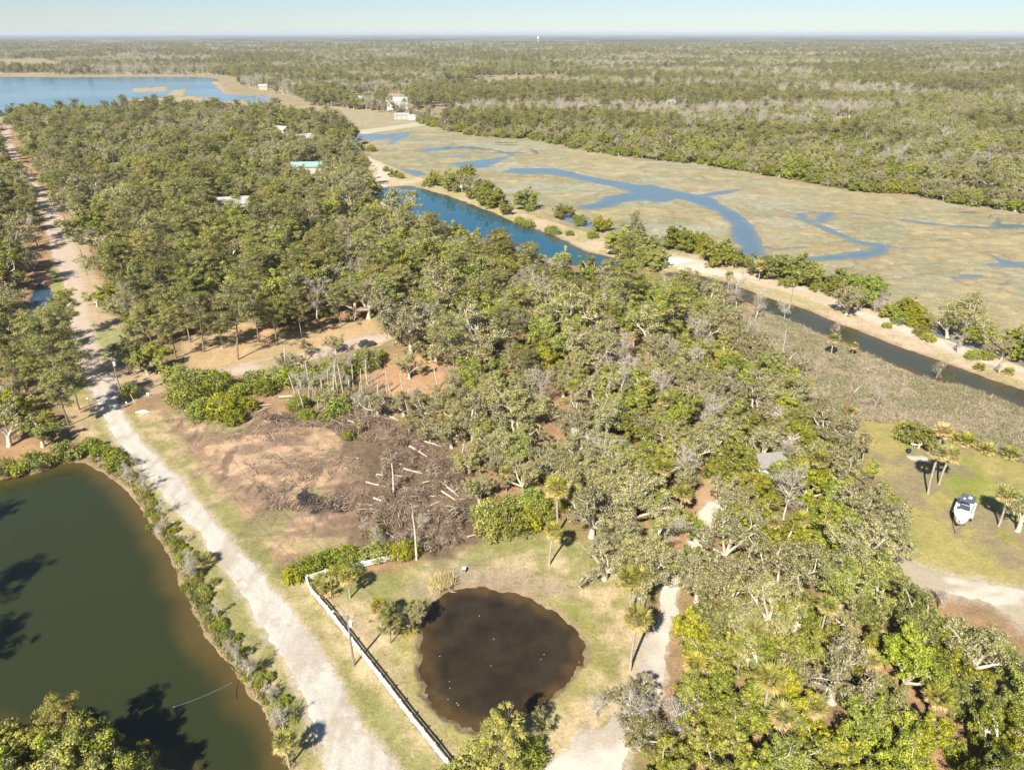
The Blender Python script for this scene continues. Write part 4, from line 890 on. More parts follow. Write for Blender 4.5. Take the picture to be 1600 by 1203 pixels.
# rolling canopy from 2.5 km to the horizon
def far_canopy():
    ys = []; y = 4700.
    while y < 16000: ys.append(y); y *= 1.0045
    while y < 60000: ys.append(y); y *= 1.02
    ys = np.array(ys); vs = np.arange(-.95, .951, .0022); A, B = np.meshgrid(ys, vs, indexing='ij'); x = (B*(A*cp+33)).ravel(); y = A.ravel()
    h = 9+RNG.uniform(-5, 5, len(x))*np.clip(y/5000, .6, 1.3)+fbm(x, y, 260, 7)*9
    op = fbm(x, y*.6, 700, 13); gap = smooth(.60, .66, op); h = h*(1-gap)+.4
    z1 = fbm(x, y*.5, 420, 51, 5); a = np.tile(C(.085,.105,.045),(len(x),1)); b = np.tile(C(.24,.205,.125),(len(x),1)); c = np.tile(C(.42,.37,.24),(len(x),1))
    col = mixc(mixc(a, b, smooth(.46,.66,z1)), c, gap*.8)*RNG.uniform(.4,1.2,len(x))[:,None]*.75
    nr, nc = A.shape; i = (np.arange(nr-1)[:,None]*nc+np.arange(nc-1)[None,:]).ravel()
    o = link('distant_woods', mesh_np('distant_woods', np.stack([x, y, h],1), np.stack([i,i+1,i+nc+1,i+nc],1), [ground_mat('canopy', .1, .1, .05)], col=col))
    tag(o, 'dark band of distant woods along the horizon', 'woods', kind='stuff')
far_canopy()
#@@OBJECTS
# ------------------------------------------------------------------ ground clutter: scrub, reeds, brush (stuff)
def scatter_in(poly, n, excl=()):
    x0, x1, y0, y1 = bbox(poly); x = RNG.uniform(x0, x1, n*3); y = y0+(y1-y0)*RNG.random(n*3)**1.25
    m = sdf(poly, x, y)+(fbm(x, y, 5, 4)-.5)*3 < 0
    m &= np.abs(x) < 1.0*(y*cp+33)+10
    for e in excl: m &= sdf(e, x, y) > .4
    return x[m][:n], y[m][:n]
def tufts(name, xs, ys, hgt, per, wid, label, cat, mat, tint_lo=0, tint_hi=1, greens=.15, spread=.5, up=1.0, zoff=0, hf=None):
    n = len(xs); acc = Acc(); k = n*per
    cx = np.repeat(xs, per)+RNG.normal(size=k)*spread; cy_ = np.repeat(ys, per)+RNG.normal(size=k)*spread
    hh = np.repeat(hgt*RNG.uniform(.5,1.3,n), per)*RNG.uniform(.5,1.1,k)
    if hf is not None: hh *= np.repeat(hf, per)
    dirs = RNG.normal(size=(k,3))*.45+np.array([0,0,up]); dirs /= np.linalg.norm(dirs, axis=1)[:,None]
    C_ = np.stack([cx, cy_, hh*.42+zoff], 1); g = np.repeat((fbm(xs, ys, 7, 19) > .62-.2*greens) & (RNG.random(n) < .8), per)*1.0
    T = np.stack([np.clip(np.repeat(RNG.uniform(tint_lo, tint_hi, n), per)+RNG.normal(size=k)*.15,0,1), g*RNG.uniform(.4,1,k), g*0], 1)
    acc.cards(C_, RNG.normal(size=(k,3))+np.array([0,-.4,.3]), hh*.5, wid*RNG.uniform(.6,1.5,k), T, axis=dirs)
    o = link(name, acc.mesh(name, [mat])); tag(o, label, cat, kind='stuff'); return o
x, y = scatter_in(SCRUB, 9000, [CANAL])
tufts('scrub', x, y, 1.25, 16, .045, 'dry brown and grey scrub between the oak wood and the canal', 'scrub', M_GRASS, spread=.5, greens=.9, up=.45)
BANKP = PP([(160,725),(200,745),(235,775),(262,830),(300,905),(345,985),(395,1050),(430,1110),(450,1160),(452,1200),(440,1200),(425,1150),(405,1110),(380,1075),(346,1030),(316,985),(298,950),(283,910),(263,870),(248,845),(228,805),(198,768),(165,742)])
x, y = scatter_in(BANKP, 7500, [LPOND])
tufts('bank_reeds', x, y, 1.15, 14, .05, 'rough grass and reeds on the bank between road and olive pond', 'reeds', leaf_mat('reed', (.20,.20,.07), (.40,.34,.17), moss=(.13,.17,.04), hue=.01, val=.05), spread=.3, greens=.4)
x, y = scatter_in(DIKE, 1800, [CANAL, LAGOON, TRACK])
tufts('dike_grass', x, y, .6, 9, .07, 'dry tan grass on both flanks of the sandy dike', 'grass', leaf_mat('dry_grass', (.34,.28,.14), (.50,.40,.24), moss=(.20,.21,.07), hue=.01, val=.05), spread=.5)
# leafy understorey on the wood floor
xs = []; 
for poly, n in ((FOREST, 4200), (FOREST_L, 900)):
    X_, Y_ = scatter_in(poly, n, NOTREE+NOTREE_SD); m = (fbm(X_, Y_, 14, 31) > .44)&(Y_ < 330); xs.append((X_[m], Y_[m]))
ux = np.concatenate([a[0] for a in xs]); uy = np.concatenate([a[1] for a in xs])
tufts('undergrowth', ux, uy, 1.6, 26, .13, 'leafy green undergrowth on the wood floor', 'undergrowth', leaf_mat('understorey', (.10,.13,.03), (.25,.25,.08), moss=(.30,.24,.15), hue=.01, val=.05), spread=.8, greens=.1, up=.2)
x, y = scatter_in(GRASS, 9000, [ROAD, CPOND, LPOND, CLEAR, DRIVE])
tufts('grass', x, y, .16, 7, .03, 'short tufty grass along the roadside and pond lawn', 'grass', leaf_mat('lawn_tufts', (.24,.22,.08), (.42,.34,.19), moss=(.16,.19,.05), hue=.01, val=.05), spread=.35, greens=.3, up=.8)
x, y = scatter_in(LAWN, 2500, [DRIVE2])
tufts('lawn_grass', x, y, .18, 7, .03, 'yellow green grass of the right lawn', 'grass', leaf_mat('lawn_tufts2', (.25,.25,.05), (.36,.31,.11), moss=(.20,.24,.04), hue=.01, val=.05), spread=.35, greens=.5, up=.8)

# brush: sticks heaped over the clearing
BR = [(PP([(480,665),(560,655),(690,685),(722,725),(738,800),(700,862),(640,850),(600,800),(600,700)]), 30000, 1.1), (PP([(250,640),(330,640),(460,650),(480,690),(380,690),(290,680)]), 1500, .3),
      (PP([(400,640),(620,640),(640,665),(470,670),(400,660)]), 3200, .7), (PP([(560,800),(690,790),(740,840),(700,866),(640,858),(560,850)]), 9000, 1.3), (PP([(380,720),(520,700),(600,740),(600,800),(470,800),(420,800)]), 3800, .35)]
acc = Acc()
for poly, n, hm in BR:
    x, y = scatter_in(poly, n); n = len(x); hmp = np.clip(fbm(x, y, 3.4, 15)-.42, 0, 1)*7*hm
    ok = (RNG.random(n) < .25+hmp*1.2); x, y, hmp = x[ok], y[ok], hmp[ok]; n = len(x)
    a = fbm(x, y, 6, 16)*9+RNG.normal(size=n)*.6; el = RNG.normal(size=n)*.28
    d = np.stack([np.cos(a), np.sin(a), el], 1); L_ = RNG.uniform(.25,1.0,n)*(1+(RNG.random(n) < .05)*1.5)
    acc.cards(np.stack([x, y, .12+hmp*RNG.random(n)], 1), RNG.normal(size=(n,3))*.5+np.array([0,-.3,1]), L_, RNG.uniform(.025,.06,n), np.stack([np.clip(RNG.beta(1.3,2.2,n),0,1), (RNG.random(n) < .06)*.9, x*0],1), axis=d)
o = link('brush', acc.mesh('brush', [M_STICK])); tag(o, 'brown cut branches and sticks strewn over the clearing', 'brush', kind='stuff')

# ------------------------------------------------------------------ built things
class B:
    """boxes, prisms and tubes gathered into one mesh per part"""
    def __init__(s): s.V = []; s.F = []
    def box(s, c, d, rz=0, taper=1.0):
        x, y, z = d[0]/2, d[1]/2, d[2]/2; n = len(s.V); ca, sa = math.cos(rz), math.sin(rz)
        for zz, k in ((-z, 1), (z, taper)):
            for a, b in ((-x,-y),(x,-y),(x,y),(-x,y)):
                a *= k; b *= k; s.V.append((c[0]+a*ca-b*sa, c[1]+a*sa+b*ca, c[2]+zz))
        s.F += [[n+i for i in f] for f in ((3,2,1,0),(4,5,6,7),(0,1,5,4),(1,2,6,5),(2,3,7,6),(3,0,4,7))]; return s
    def beam(s, a, b, w, h):
        a = Vector(a); b = Vector(b); d = (b-a).normalized(); up = Vector((0,0,1)) if abs(d.z) < .95 else Vector((1,0,0))
        u = d.cross(up).normalized()*w/2; v = u.cross(d).normalized()*h/2; n = len(s.V)
        for p in (a, b):
            for q in (-u-v, u-v, u+v, -u+v): s.V.append(tuple(p+q))
        s.F += [[n+i for i in f] for f in ((3,2,1,0),(4,5,6,7),(0,1,5,4),(1,2,6,5),(2,3,7,6),(3,0,4,7))]; return s
    def tube(s, pts, r, k=8):
        pts = [Vector(p) for p in pts]; r = r if hasattr(r, '__len__') else [r]*len(pts); n0 = len(s.V)
        for i, p in enumerate(pts):
            d = (pts[min(i+1, len(pts)-1)]-pts[max(i-1, 0)]).normalized(); up = Vector((0,0,1)) if abs(d.z) < .9 else Vector((1,0,0))
            u = d.cross(up).normalized(); v = u.cross(d)
            for j in range(k):
                t = 2*math.pi*j/k; s.V.append(tuple(p+(u*math.cos(t)+v*math.sin(t))*r[i]))
        for i in range(len(pts)-1):
            for j in range(k): s.F.append([n0+i*k+j, n0+i*k+(j+1)%k, n0+(i+1)*k+(j+1)%k, n0+(i+1)*k+j])
        s.F.append([n0+j for j in range(k)][::-1]); s.F.append([n0+(len(pts)-1)*k+j for j in range(k)]); return s
    def poly(s, vs, fs): n = len(s.V); s.V += [tuple(v) for v in vs]; s.F += [[n+i for i in f] for f in fs]; return s
    def build(s, name, mat, parent=None, bevel=0, smooth_=False):
        me = bpy.data.meshes.new(name); me.from_pydata(s.V, [], s.F); me.materials.append(mat); me.update()
        if smooth_:
            for p in me.polygons: p.use_smooth = True
        o = link(name, me, parent)
        if bevel: md = o.modifiers.new('bevel', 'BEVEL'); md.width = bevel; md.segments = 2
        return o
WHITE = simple('white_paint', (.80,.80,.78), .5, noise=.05); VINYL = simple('white_vinyl', (.82,.82,.80), .35, noise=.04)
WOOD = simple('pole_wood', (.27,.22,.17), .9, noise=.25, nsc=4); METAL = simple('grey_metal', (.45,.46,.47), .4, .7); DARK = simple('dark_rubber', (.03,.03,.035), .7)
GREYROOF = simple('grey_shingle', (.36,.35,.34), .85, noise=.2, nsc=2); PALEROOF = simple('pale_metal_roof', (.42,.42,.41), .5, noise=.2, nsc=1); TURQ = simple('turquoise_metal_roof', (.25,.42,.39), .4, noise=.12)
SIDING = simple('white_siding', (.62,.61,.58), .7, noise=.06); TANW = simple('tan_siding', (.50,.43,.34), .7, noise=.1); GLASS = simple('window_glass', (.05,.06,.07), .1, noise=.1)
LOGM = simple('fallen_wood', (.50,.41,.31), .9, noise=.3, nsc=2); DECKW = simple('deck_boards', (.42,.36,.30), .85, noise=.2); NAVY = simple('dark_canvas', (.10,.11,.16), .6); CARM = simple('dark_car_paint', (.07,.08,.10), .25, .2)
GELC = simple('white_gelcoat', (.86,.86,.85), .2, noise=.03); RUST = simple('brown_bark_snag', (.22,.13,.08), .9, noise=.3)

# white fence beside the pond lawn: posts every 2.6 m, three rails
def fence(name, pts, label):
    w_ = [Vector((*P(*p), 0)) for p in pts]; root = empty(name, w_[0]); rails = [[], [], []]
    hs = (.38, .76, 1.14); org = w_[0]
    L = [0]
    for a, b in zip(w_, w_[1:]): L.append(L[-1]+(b-a).length)
    n = max(2, round(L[-1]/2.6)); pos = []
    for i in range(n+1):
        t = L[-1]*i/n; k = min(max(j for j in range(len(L)) if L[j] <= t+1e-6), len(w_)-2); pos.append(w_[k].lerp(w_[k+1], (t-L[k])/(L[k+1]-L[k])))
    for p in pos:
        q = p-org; b = B().box((q.x, q.y, .66), (.14,.14,1.4)).box((q.x, q.y, 1.385), (.20,.20,.05)); b.build('post', VINYL, root)
    for h in hs:
        r = B()
        for a, b in zip(pos, pos[1:]): a_ = a-org; b_ = b-org; d = (b_-a_).normalized()*.075; r.beam((a_.x+d.x, a_.y+d.y, h), (b_.x-d.x, b_.y-d.y, h), .05, .25)
        r.build('rail', VINYL, root)
    tag(root, label, 'fence'); return root
fence('white_fence', [(480,912),(487,928),(508,952),(533,984),(561,1020),(606,1078),(640,1123),(672,1163),(707,1208),(740,1250)], 'long white rail fence running between the pale road and the brown pond')
fence('white_fence', [(482,909),(510,900),(545,892),(580,884),(622,875)], 'short white rail fence behind the bushes at the corner of the pond lawn')

def upole(px, py, h, label, transformer=False, arm=False, lean=(0,0), cross=True):
    x, y = P(px, py); r = empty('utility_pole', (x, y, 0))
    top = (lean[0], lean[1], h); B().tube([(0,0,-.3), (lean[0]*.5, lean[1]*.5, h*.5), top], [.17,.15,.11], 8).build('pole', WOOD, r)
    if cross:
        c = B().beam((top[0]-.8, top[1]+.25, h-.35), (top[0]+.8, top[1]-.25, h-.35), .10, .12).build('crossarm', WOOD, r)
        ins = B()
        for t in (-.7, .7): ins.tube([(top[0]+t, top[1]-t*.3, h-.28), (top[0]+t, top[1]-t*.3, h-.08)], .05, 6)
        ins.tube([(top[0], top[1], h), (top[0], top[1], h+.2)], .05, 6); ins.build('insulator', WHITE, c)
    if transformer: B().tube([(top[0]+.38, top[1]-.1, h-1.9), (top[0]+.38, top[1]-.1, h-1.85), (top[0]+.38, top[1]-.1, h-1.0), (top[0]+.38, top[1]-.1, h-.95)], [.22,.27,.27,.15], 10).build('transformer', simple('transformer_grey', (.62,.63,.62), .4), r)
    if arm:
        a = B().tube([(top[0], top[1], h-1.3), (top[0]-.7, top[1]+.4, h-.7), (top[0]-1.5, top[1]+.9, h-.5), (top[0]-2.1, top[1]+1.2, h-.6)], .035, 6).build('lamp_arm', METAL, r)
        B().tube([(top[0]-2.0, top[1]+1.15, h-.62), (top[0]-2.35, top[1]+1.35, h-.7)], [.14,.09], 8).build('lamp_head', WHITE, a)
    tag(r, label, 'utility pole', 'utility poles'); return (x+top[0], y+top[1], h)
t1 = upole(553,1040,9.0,'brown utility pole with grey transformer standing by the white fence', True, True)
t2 = upole(193,628,11,'tall utility pole with transformer rising from the bush at the junction', True, False)
t3 = upole(136,430,9.0,'slim utility pole on the tan verge beside the upper dirt road')
t4 = upole(107,365,8.5,'far utility pole at the wood edge along the upper dirt road')
t5 = upole(572,288,7.5,'pale thin pole standing at the head of the blue lagoon', cross=False)
t6 = upole(1232,492,9.5,'bare pale pole with a short crossarm at the scrub side of the canal')
t7 = upole(1134,452,5.5,'short pale pole at the near canal bank', cross=False)
def wire(a, b, sag, label, r=.018, m=DARK, n=14):
    pts = [(a[0]+(b[0]-a[0])*i/n-a[0], a[1]+(b[1]-a[1])*i/n-a[1], a[2]+(b[2]-a[2])*i/n-sag*4*(i/n)*(1-i/n)) for i in range(n+1)]
    o = B().tube(pts, r, 5).build('power_line', m); o.location = (a[0], a[1], 0); tag(o, label, 'power line'); return o
wire(t1, t2, 1.6, 'thin power line from the fence pole up to the junction pole')
wire(t2, t3, 1.2, 'thin power line from the junction pole along the upper dirt road')
wire(t3, t4, .8, 'thin power line between the two far poles of the upper road')
cx_, cy2 = P(362,1066,.6); dx_, dy_ = P(272,1104,7.0)
wire((dx_, dy_, 7.0), (cx_, cy2, .6), .25, 'straight white cable slanting down across the corner of the olive pond', .035, simple('pale_cable', (.75,.74,.70), .5))

# boat on its trailer
def boat_and_trailer():
    st = Vector((*P(1506,799), 0)); bw = Vector((*P(1486,851), 0)); d = (bw-st); L = 6.6; ang = math.atan2(d.y, d.x)
    mid_ = st+d.normalized()*(L/2)
    r = empty('motor_boat', (mid_.x, mid_.y, .63), ang, 1.15)
    S_ = [(-3.3,1.18,.0),(-2.2,1.25,0),(-.8,1.28,0),(.6,1.2,.02),(1.8,.95,.12),(2.7,.55,.32),(3.3,.06,.62)]     # x, half beam, keel height
    V = []; k = 5
    for x, hb, kz in S_: V += [(x, -hb, 1.25+.03*x), (x, -hb*.82, .42+kz*.7), (x, 0, kz), (x, hb*.82, .42+kz*.7), (x, hb, 1.25+.03*x)]
    F = [[i*k+j, (i+1)*k+j, (i+1)*k+j+1, i*k+j+1] for i in range(len(S_)-1) for j in range(k-1)]+[[0,1,2,3,4]]
    B().poly(V, F).build('hull', GELC, r)
    V = []; F = []; ds = [(.2,1.23),(1.0,1.12),(1.8,.93),(2.7,.53),(3.28,.06)]
    for x, hb in ds: V += [(x, -hb, 1.26+.03*x), (x, 0, 1.48+.02*x), (x, hb, 1.26+.03*x)]
    F = [[i*3+j, (i+1)*3+j, (i+1)*3+j+1, i*3+j+1] for i in range(4) for j in (0,1)]; F.append([0,1,2])
    B().poly(V, F).build('foredeck', GELC, r)
    B().box((-1.55,0,.72), (3.4,2.2,.06)).build('cockpit_floor', GELC, r)
    g_ = B(); g_.box((-1.5,1.13,1.2),(3.5,.22,.12)); g_.box((-1.5,-1.13,1.2),(3.5,.22,.12)); g_.box((-3.2,0,1.17),(.25,2.2,.14)); g_.build('gunwale', GELC, r)
    B().box((-.35,0,1.15), (1.0,1.1,.9), taper=.8).build('console', GELC, r)
    B().poly([(.12,-.75,1.5),(.12,.75,1.5),(-.22,.62,2.1),(-.22,-.62,2.1),(.16,-.75,1.5),(.16,.75,1.5),(-.18,.62,2.1),(-.18,-.62,2.1)], [[0,1,2,3],[7,6,5,4],[0,4,5,1],[3,2,6,7],[0,3,7,4],[1,5,6,2]]).build('windshield', GLASS, r)
    tt = B().box((-1.6,0,2.55), (2.3,1.9,.07)).build('canopy_top', NAVY, r, bevel=.03)
    fr = B(); [fr.tube([(a, s*.8, 1.25), (a*1.0-.05, s*.82, 2.5)], .03, 6) for a in (-.7,-2.5) for s in (-1,1)]; fr.build('frame', METAL, tt)
    B().box((-1.9,.25,2.62), (.6,.45,.09)).box((-1.2,-.4,2.62),(.3,.3,.08)).build('hatch', WHITE, tt)
    B().box((-1.7,0,1.0), (.5,1.1,.55)).build('seat', WHITE, r, bevel=.05)
    rl = B(); rl.tube([(.5,-1.05,1.28),(.7,-1.05,1.62),(2.0,-.75,1.7),(3.2,-.05,1.75),(3.2,.05,1.75),(2.0,.75,1.7),(.7,1.05,1.62),(.5,1.05,1.28)], .025, 6); rl.build('bow_rail', METAL, r)
    m = B().box((-3.62,0,1.35), (.45,.42,.6), taper=.8).build('outboard_motor', GELC, r, bevel=.06); B().box((-3.6,0,.6), (.16,.14,1.1)).build('shaft', DARK, m)
    tag(r, 'white motor boat with dark canopy parked on a trailer on the right lawn', 'boat')
    t = empty('boat_trailer', (mid_.x, mid_.y, 0), ang, 1.15)
    f = B(); f.beam((-2.8,-.75,.45),(1.6,-.75,.45),.08,.1).beam((-2.8,.75,.45),(1.6,.75,.45),.08,.1).beam((1.6,-.75,.45),(4.3,0,.45),.08,.1).beam((1.6,.75,.45),(4.3,0,.45),.08,.1)
    for xx in (-2.7,-.9,1.4): f.beam((xx,-.71,.44),(xx,.71,.44),.08,.08)
    f.build('frame', METAL, t)
    for s in (-1,1):
        for xx in (-1.6,-.8):
            wl = B().tube([(xx, s*1.12, .33), (xx, s*1.32, .33)], .33, 16).build('wheel', DARK, t); B().tube([(xx, s*1.325, .33), (xx, s*1.335, .33)], .16, 12).build('rim', METAL, wl)
        B().box((-1.2, s*1.22, .74), (1.6,.28,.06)).build('fender', WHITE, t, bevel=.02)
    B().tube([(4.1,0,.0),(4.1,0,.75)], .05, 8).build('jack', METAL, t)
    tag(t, 'metal trailer with pointed tongue carrying the white motor boat', 'trailer')
boat_and_trailer()

def car(px, py, tpx, tpy, mat, label, tall=False):
    x, y = P(px, py); tx, ty = P(tpx, tpy); a = math.atan2(ty-y, tx-x); r = empty('parked_car', (x, y, 0), a)
    def loft(secs):
        V = []; [V.extend([(x_, -w_, z0), (x_, w_, z0), (x_, w_*.97, z1), (x_, -w_*.97, z1)]) for x_, w_, z0, z1 in secs]
        F = [[i*4+j, i*4+(j+1)%4, (i+1)*4+(j+1)%4, (i+1)*4+j] for i in range(len(secs)-1) for j in range(4)]; F += [[3,2,1,0], [len(V)-4+j for j in range(4)]]; return B().poly(V, F)
    loft([(-2.35,.78,.45,.85),(-2.25,.92,.32,1.0),(-1.3,.95,.3,1.05),(.9,.95,.3,1.02),(1.9,.92,.32,.92),(2.3,.78,.42,.75)]).build('body', mat, r, bevel=.04)
    hh = 1.75 if tall else 1.5
    c = loft([(-2.0 if tall else -1.6,.80,1.0,1.08),(-1.6 if tall else -1.0,.76,1.0,hh),(.2,.76,1.0,hh),(1.05,.80,.98,1.04)]).build('cabin', GLASS, r)
    B().box((-.65,0,hh+.02), (1.8,1.42,.05)).build('roof', mat, c, bevel=.02)
    for sx in (-1.45,1.45):
        for s in (-1,1): B().tube([(sx, s*.72, .34), (sx, s*.96, .34)], .34, 14).build('wheel', DARK, r)
    for s in (-1,1): B().box((2.27, s*.6, .66), (.08,.3,.14)).build('headlight', WHITE, r)
    tag(r, label, 'car')
car(574, 541, 590, 537, CARM, 'dark blue grey pickup style car parked at the end of the side road', True)
car(566, 243, 560, 238, CARM, 'dark car parked on the sandy lot beside the marsh')
car(640, 187, 652, 187, simple('white_car', (.75,.76,.77), .3), 'white vehicle beside the far waterside building')

def house(name, px, py, w_, d_, h_, rz, roofm, wallm, label, rh=1.8, porch=False, chim=False, base=0.0, windows=3, cat='house'):
    x, y = P(px, py); r = empty(name, (x, y, base), rz)
    W = B().box((0,0,h_/2-.15), (w_, d_, h_+.3)); W.poly([(-w_/2,-d_/2,h_),( -w_/2,d_/2,h_),(-w_/2,0,h_+rh*.92),(w_/2,-d_/2,h_),(w_/2,d_/2,h_),(w_/2,0,h_+rh*.92)], [[0,2,1],[3,4,5]]); W.build('wall', wallm, r)
    o_ = .5; zt = h_+rh; ze = h_-.12; th = .14
    V = [(-w_/2-o_, -d_/2-o_, ze), (w_/2+o_, -d_/2-o_, ze), (w_/2+o_, 0, zt), (-w_/2-o_, 0, zt), (w_/2+o_, d_/2+o_, ze), (-w_/2-o_, d_/2+o_, ze)]; V += [(a, b, c-th) for a, b, c in V]
    rf = B().poly(V, [[0,1,2,3],[3,2,4,5],[6,9,8,7],[9,11,10,8],[0,6,7,1],[4,10,11,5],[1,7,8,2],[2,8,10,4],[0,3,9,6],[3,5,11,9]]).build('roof', roofm, r)
    if chim: B().box((w_*.22, d_*.12, zt+.1), (.9,.9,1.6)).build('chimney', simple('brick', (.35,.17,.11), .9, noise=.2), rf)
    for i in range(windows):
        wx = -w_/2+w_*(i+.5)/windows
        for s in (-1, 1):
            for z in ([1.5] if h_ < 5 else [1.5, 4.4]):
                if z > h_-.6: continue
                f = B().box((wx, s*(d_/2+.03), z), (1.15,.06,1.35)).build('window', WHITE, r); B().box((wx, s*(d_/2+.065), z), (.95,.04,1.15)).build('pane', GLASS, f)
    B().box((w_/2+.03, d_*.1, 1.05), (.06,1.0,2.1)).build('door', WHITE, r)
    if porch:
        B().box((0,-d_/2-1.6,.6), (w_*.9,3.1,.14)).build('deck', DECKW, r)
        q = B()
        for i in range(7): q.box((-w_*.44+w_*.88*i/6, -d_/2-3.1, 1.1), (.1,.1,1.1))
        q.box((0,-d_/2-3.1,1.68), (w_*.9,.08,.08)); q.box((0,-d_/2-3.1,1.2), (w_*.9,.05,.05)); q.build('railing', WHITE, r)
    tag(r, label, cat); return r
h = house('house', 366, 338, 15, 9, 6.5, .25, GREYROOF, SIDING, 'white house with grey roof and decks inside the left pine wood', 2.4, True)
house('house', 344, 332, 8, 6, 5.5, .25, PALEROOF, SIDING, 'low pale wing left of the white decked house in the pine wood', 1.4, windows=2)
house('house', 482, 278, 17, 9, 7.0, .12, TURQ, TANW, 'building with long turquoise metal roof among the trees', 2.0)
house('house', 439, 214, 16, 9, 6, -.5, GREYROOF, TANW, 'grey roofed house farther back in the left wood', 2.5)
house('house', 474, 232, 16, 9, 7, .9, PALEROOF, SIDING, 'white house with pale gable left of the marsh inlet', 3.0)
house('house', 621, 172, 22, 14, 9, .15, PALEROOF, WHITE, 'big white two storey house across the marsh inlet', 4, porch=True, windows=5)
house('house', 563, 160, 30, 12, 5, .05, PALEROOF, SIDING, 'long low pale roofed building left of the big white house', 2, windows=6)
house('house', 588, 163, 16, 10, 4, -.1, PALEROOF, WHITE, 'small white annex next to the long low pale building', 1.5)
house('house', 652, 187, 16, 8, 3.6, .05, PALEROOF, WHITE, 'flat white waterside building at the causeway end', 1.0)
house('house', 628, 186, 14, 8, 4, .05, GREYROOF, TANW, 'dark grey roofed boathouse beside the flat white building', 1.6)
house('house', 790, 111, 34, 14, 6, 0, PALEROOF, WHITE, 'far pale building at the edge of the tan field', 2)
house('house', 850, 149, 16, 10, 8, .3, PALEROOF, WHITE, 'white gabled house deep in the far wood', 3)
house('house', 1048, 165, 9, 7, 3.5, .2, GREYROOF, SIDING, 'tiny white house lost in the far right woods', 2.5)
house('house', 817, 152, 16, 10, 7.5, .1, GREYROOF, WHITE, 'grey roofed house beside the white gabled one in the far wood', 3)
house('house', 412, 141, 12, 8, 5, .2, GREYROOF, TANW, 'house on the far shore at the right end of the bay', 3)
house('house', 950, 712, 6.5, 4.5, 3.0, -.35, simple('weathered_roof', (.20,.19,.17), .8, noise=.25, nsc=2), SIDING, 'pale roofed cottage half hidden under the mossy oaks', 1.3, windows=3)
house('house', 915, 700, 5, 4, 3.4, -.2, simple('weathered_roof2', (.30,.28,.24), .8, noise=.25, nsc=2), SIDING, 'small pale shed roof left of the half hidden cottage', 1.0, windows=1)
house('house', 1196, 748, 4.6, 4, 4.2, .15, simple('pale_shingle', (.24,.23,.21), .8, noise=.15, nsc=2), WHITE, 'white house at the small yard under the oaks', 1.6, windows=2)

def water_tower():
    x, y = P(835, 66); d = 5200.0; x = (835-800)/FPX*d*1.05; y = d; r = empty('water_tower', (x, y, 0), 0, (.5,.5,1.0))
    B().tube([(0,0,0),(0,0,4),(0,0,36),(0,0,40)], [7,4,3.4,6], 14).build('stem', WHITE, r)
    rr = [5,10,12.5,12.5,10,6,.5]; zz = [38,41,45,49,53,56,57]; B().tube([(0,0,z) for z in zz], rr, 18).build('tank', WHITE, r, smooth_=True)
    tag(r, 'tiny white water tower standing up on the horizon', 'water tower')
water_tower()

# small things near the junction and on the lawns
def stake(name, px, py, h, label, cat, board=None, m=WHITE, lean=0):
    x, y = P(px, py); r = empty(name, (x, y, 0)); B().beam((0,0,-.1), (-lean,.0,h), .12, .12).build('post', m, r)
    if board: B().box((-lean,-.08,h-board[1]/2+.05), (board[0],.05,board[1])).build('board', WHITE, r)
    tag(r, label, cat); return r
stake('signpost', 212, 630, 2.3, 'leaning pale wooden post on the grass at the junction', 'post', None, simple('pale_post', (.55,.50,.30), .8), .7)
stake('mailbox', 199, 635, 1.2, 'white mailbox post beside the bush at the junction', 'mailbox', (.35,.35))
stake('mailbox', 139, 631, 1.6, 'white box on a grey post left of the junction', 'mailbox', (.45,.35), WOOD)
stake('small_sign', 232, 619, .9, 'small white sign at the side road edge', 'sign', (.6,.4))
def mound(name, px, py, rx, ry, hz, m, label, cat):
    x, y = P(px, py); V = []; F = []; nr, na = 4, 14
    for i in range(nr+1):
        t = i/nr
        for j in range(na):
            a = 2*math.pi*j/na; k = t*(1+.2*math.sin(3*a+px)); V.append((rx*k*math.cos(a), ry*k*math.sin(a), hz*(1-t*t)-.08*t+.04*math.sin(5*a+i)))
    F = [[i*na+j, i*na+(j+1)%na, (i+1)*na+(j+1)%na, (i+1)*na+j] for i in range(nr) for j in range(na)]
    o = B().poly(V, F).build(name, m, None, smooth_=True); o.location = (x, y, .02); tag(o, label, cat); return o
mound('sand_pile', 223, 643, 1.6, .9, .3, simple('sand', (.70,.64,.55), .9), 'small heap of white sand by the road corner', 'sand pile')
mound('sand_pile', 1050, 408, 8, 4, 1.3, simple('sand2', (.56,.50,.42), .9), 'broad heap of white sand on the dike', 'sand pile')
mound('ash_patch', 1433, 716, 2.4, 1.4, .12, simple('ash', (.46,.41,.34), .9), 'pale sandy heap on the right lawn', 'sand pile')
mound('sand_pile', 865, 806, 1.2, .7, .25, simple('orange_soil', (.50,.26,.12), .9), 'small heap of orange soil behind the tall cabbage palm', 'soil pile')
def tableish():
    x, y = P(1419, 707); r = empty('fire_pit', (x, y, 0)); B().tube([(0,0,.0),(0,0,.1),(0,0,.7),(0,0,.75)], [.3,.45,.5,.45], 12).build('bowl', DARK, r)
    B().tube([(0,0,.755),(0,0,.80)], [.4,.15], 12).build('lid', DARK, r); tag(r, 'round black fire pit on the right lawn', 'fire pit')
    x, y = P(1426, 698); r = empty('garden_table', (x, y, 0)); B().tube([(0,0,.68),(0,0,.72)], .55, 16).build('table_top', WHITE, r)
    for i in range(4): B().beam((.35*math.cos(i*1.57+.78), .35*math.sin(i*1.57+.78), 0), (.3*math.cos(i*1.57+.78), .3*math.sin(i*1.57+.78), .68), .05, .05).build('leg', WHITE, r)
    tag(r, 'small white round table behind the black fire pit', 'table')
tableish()
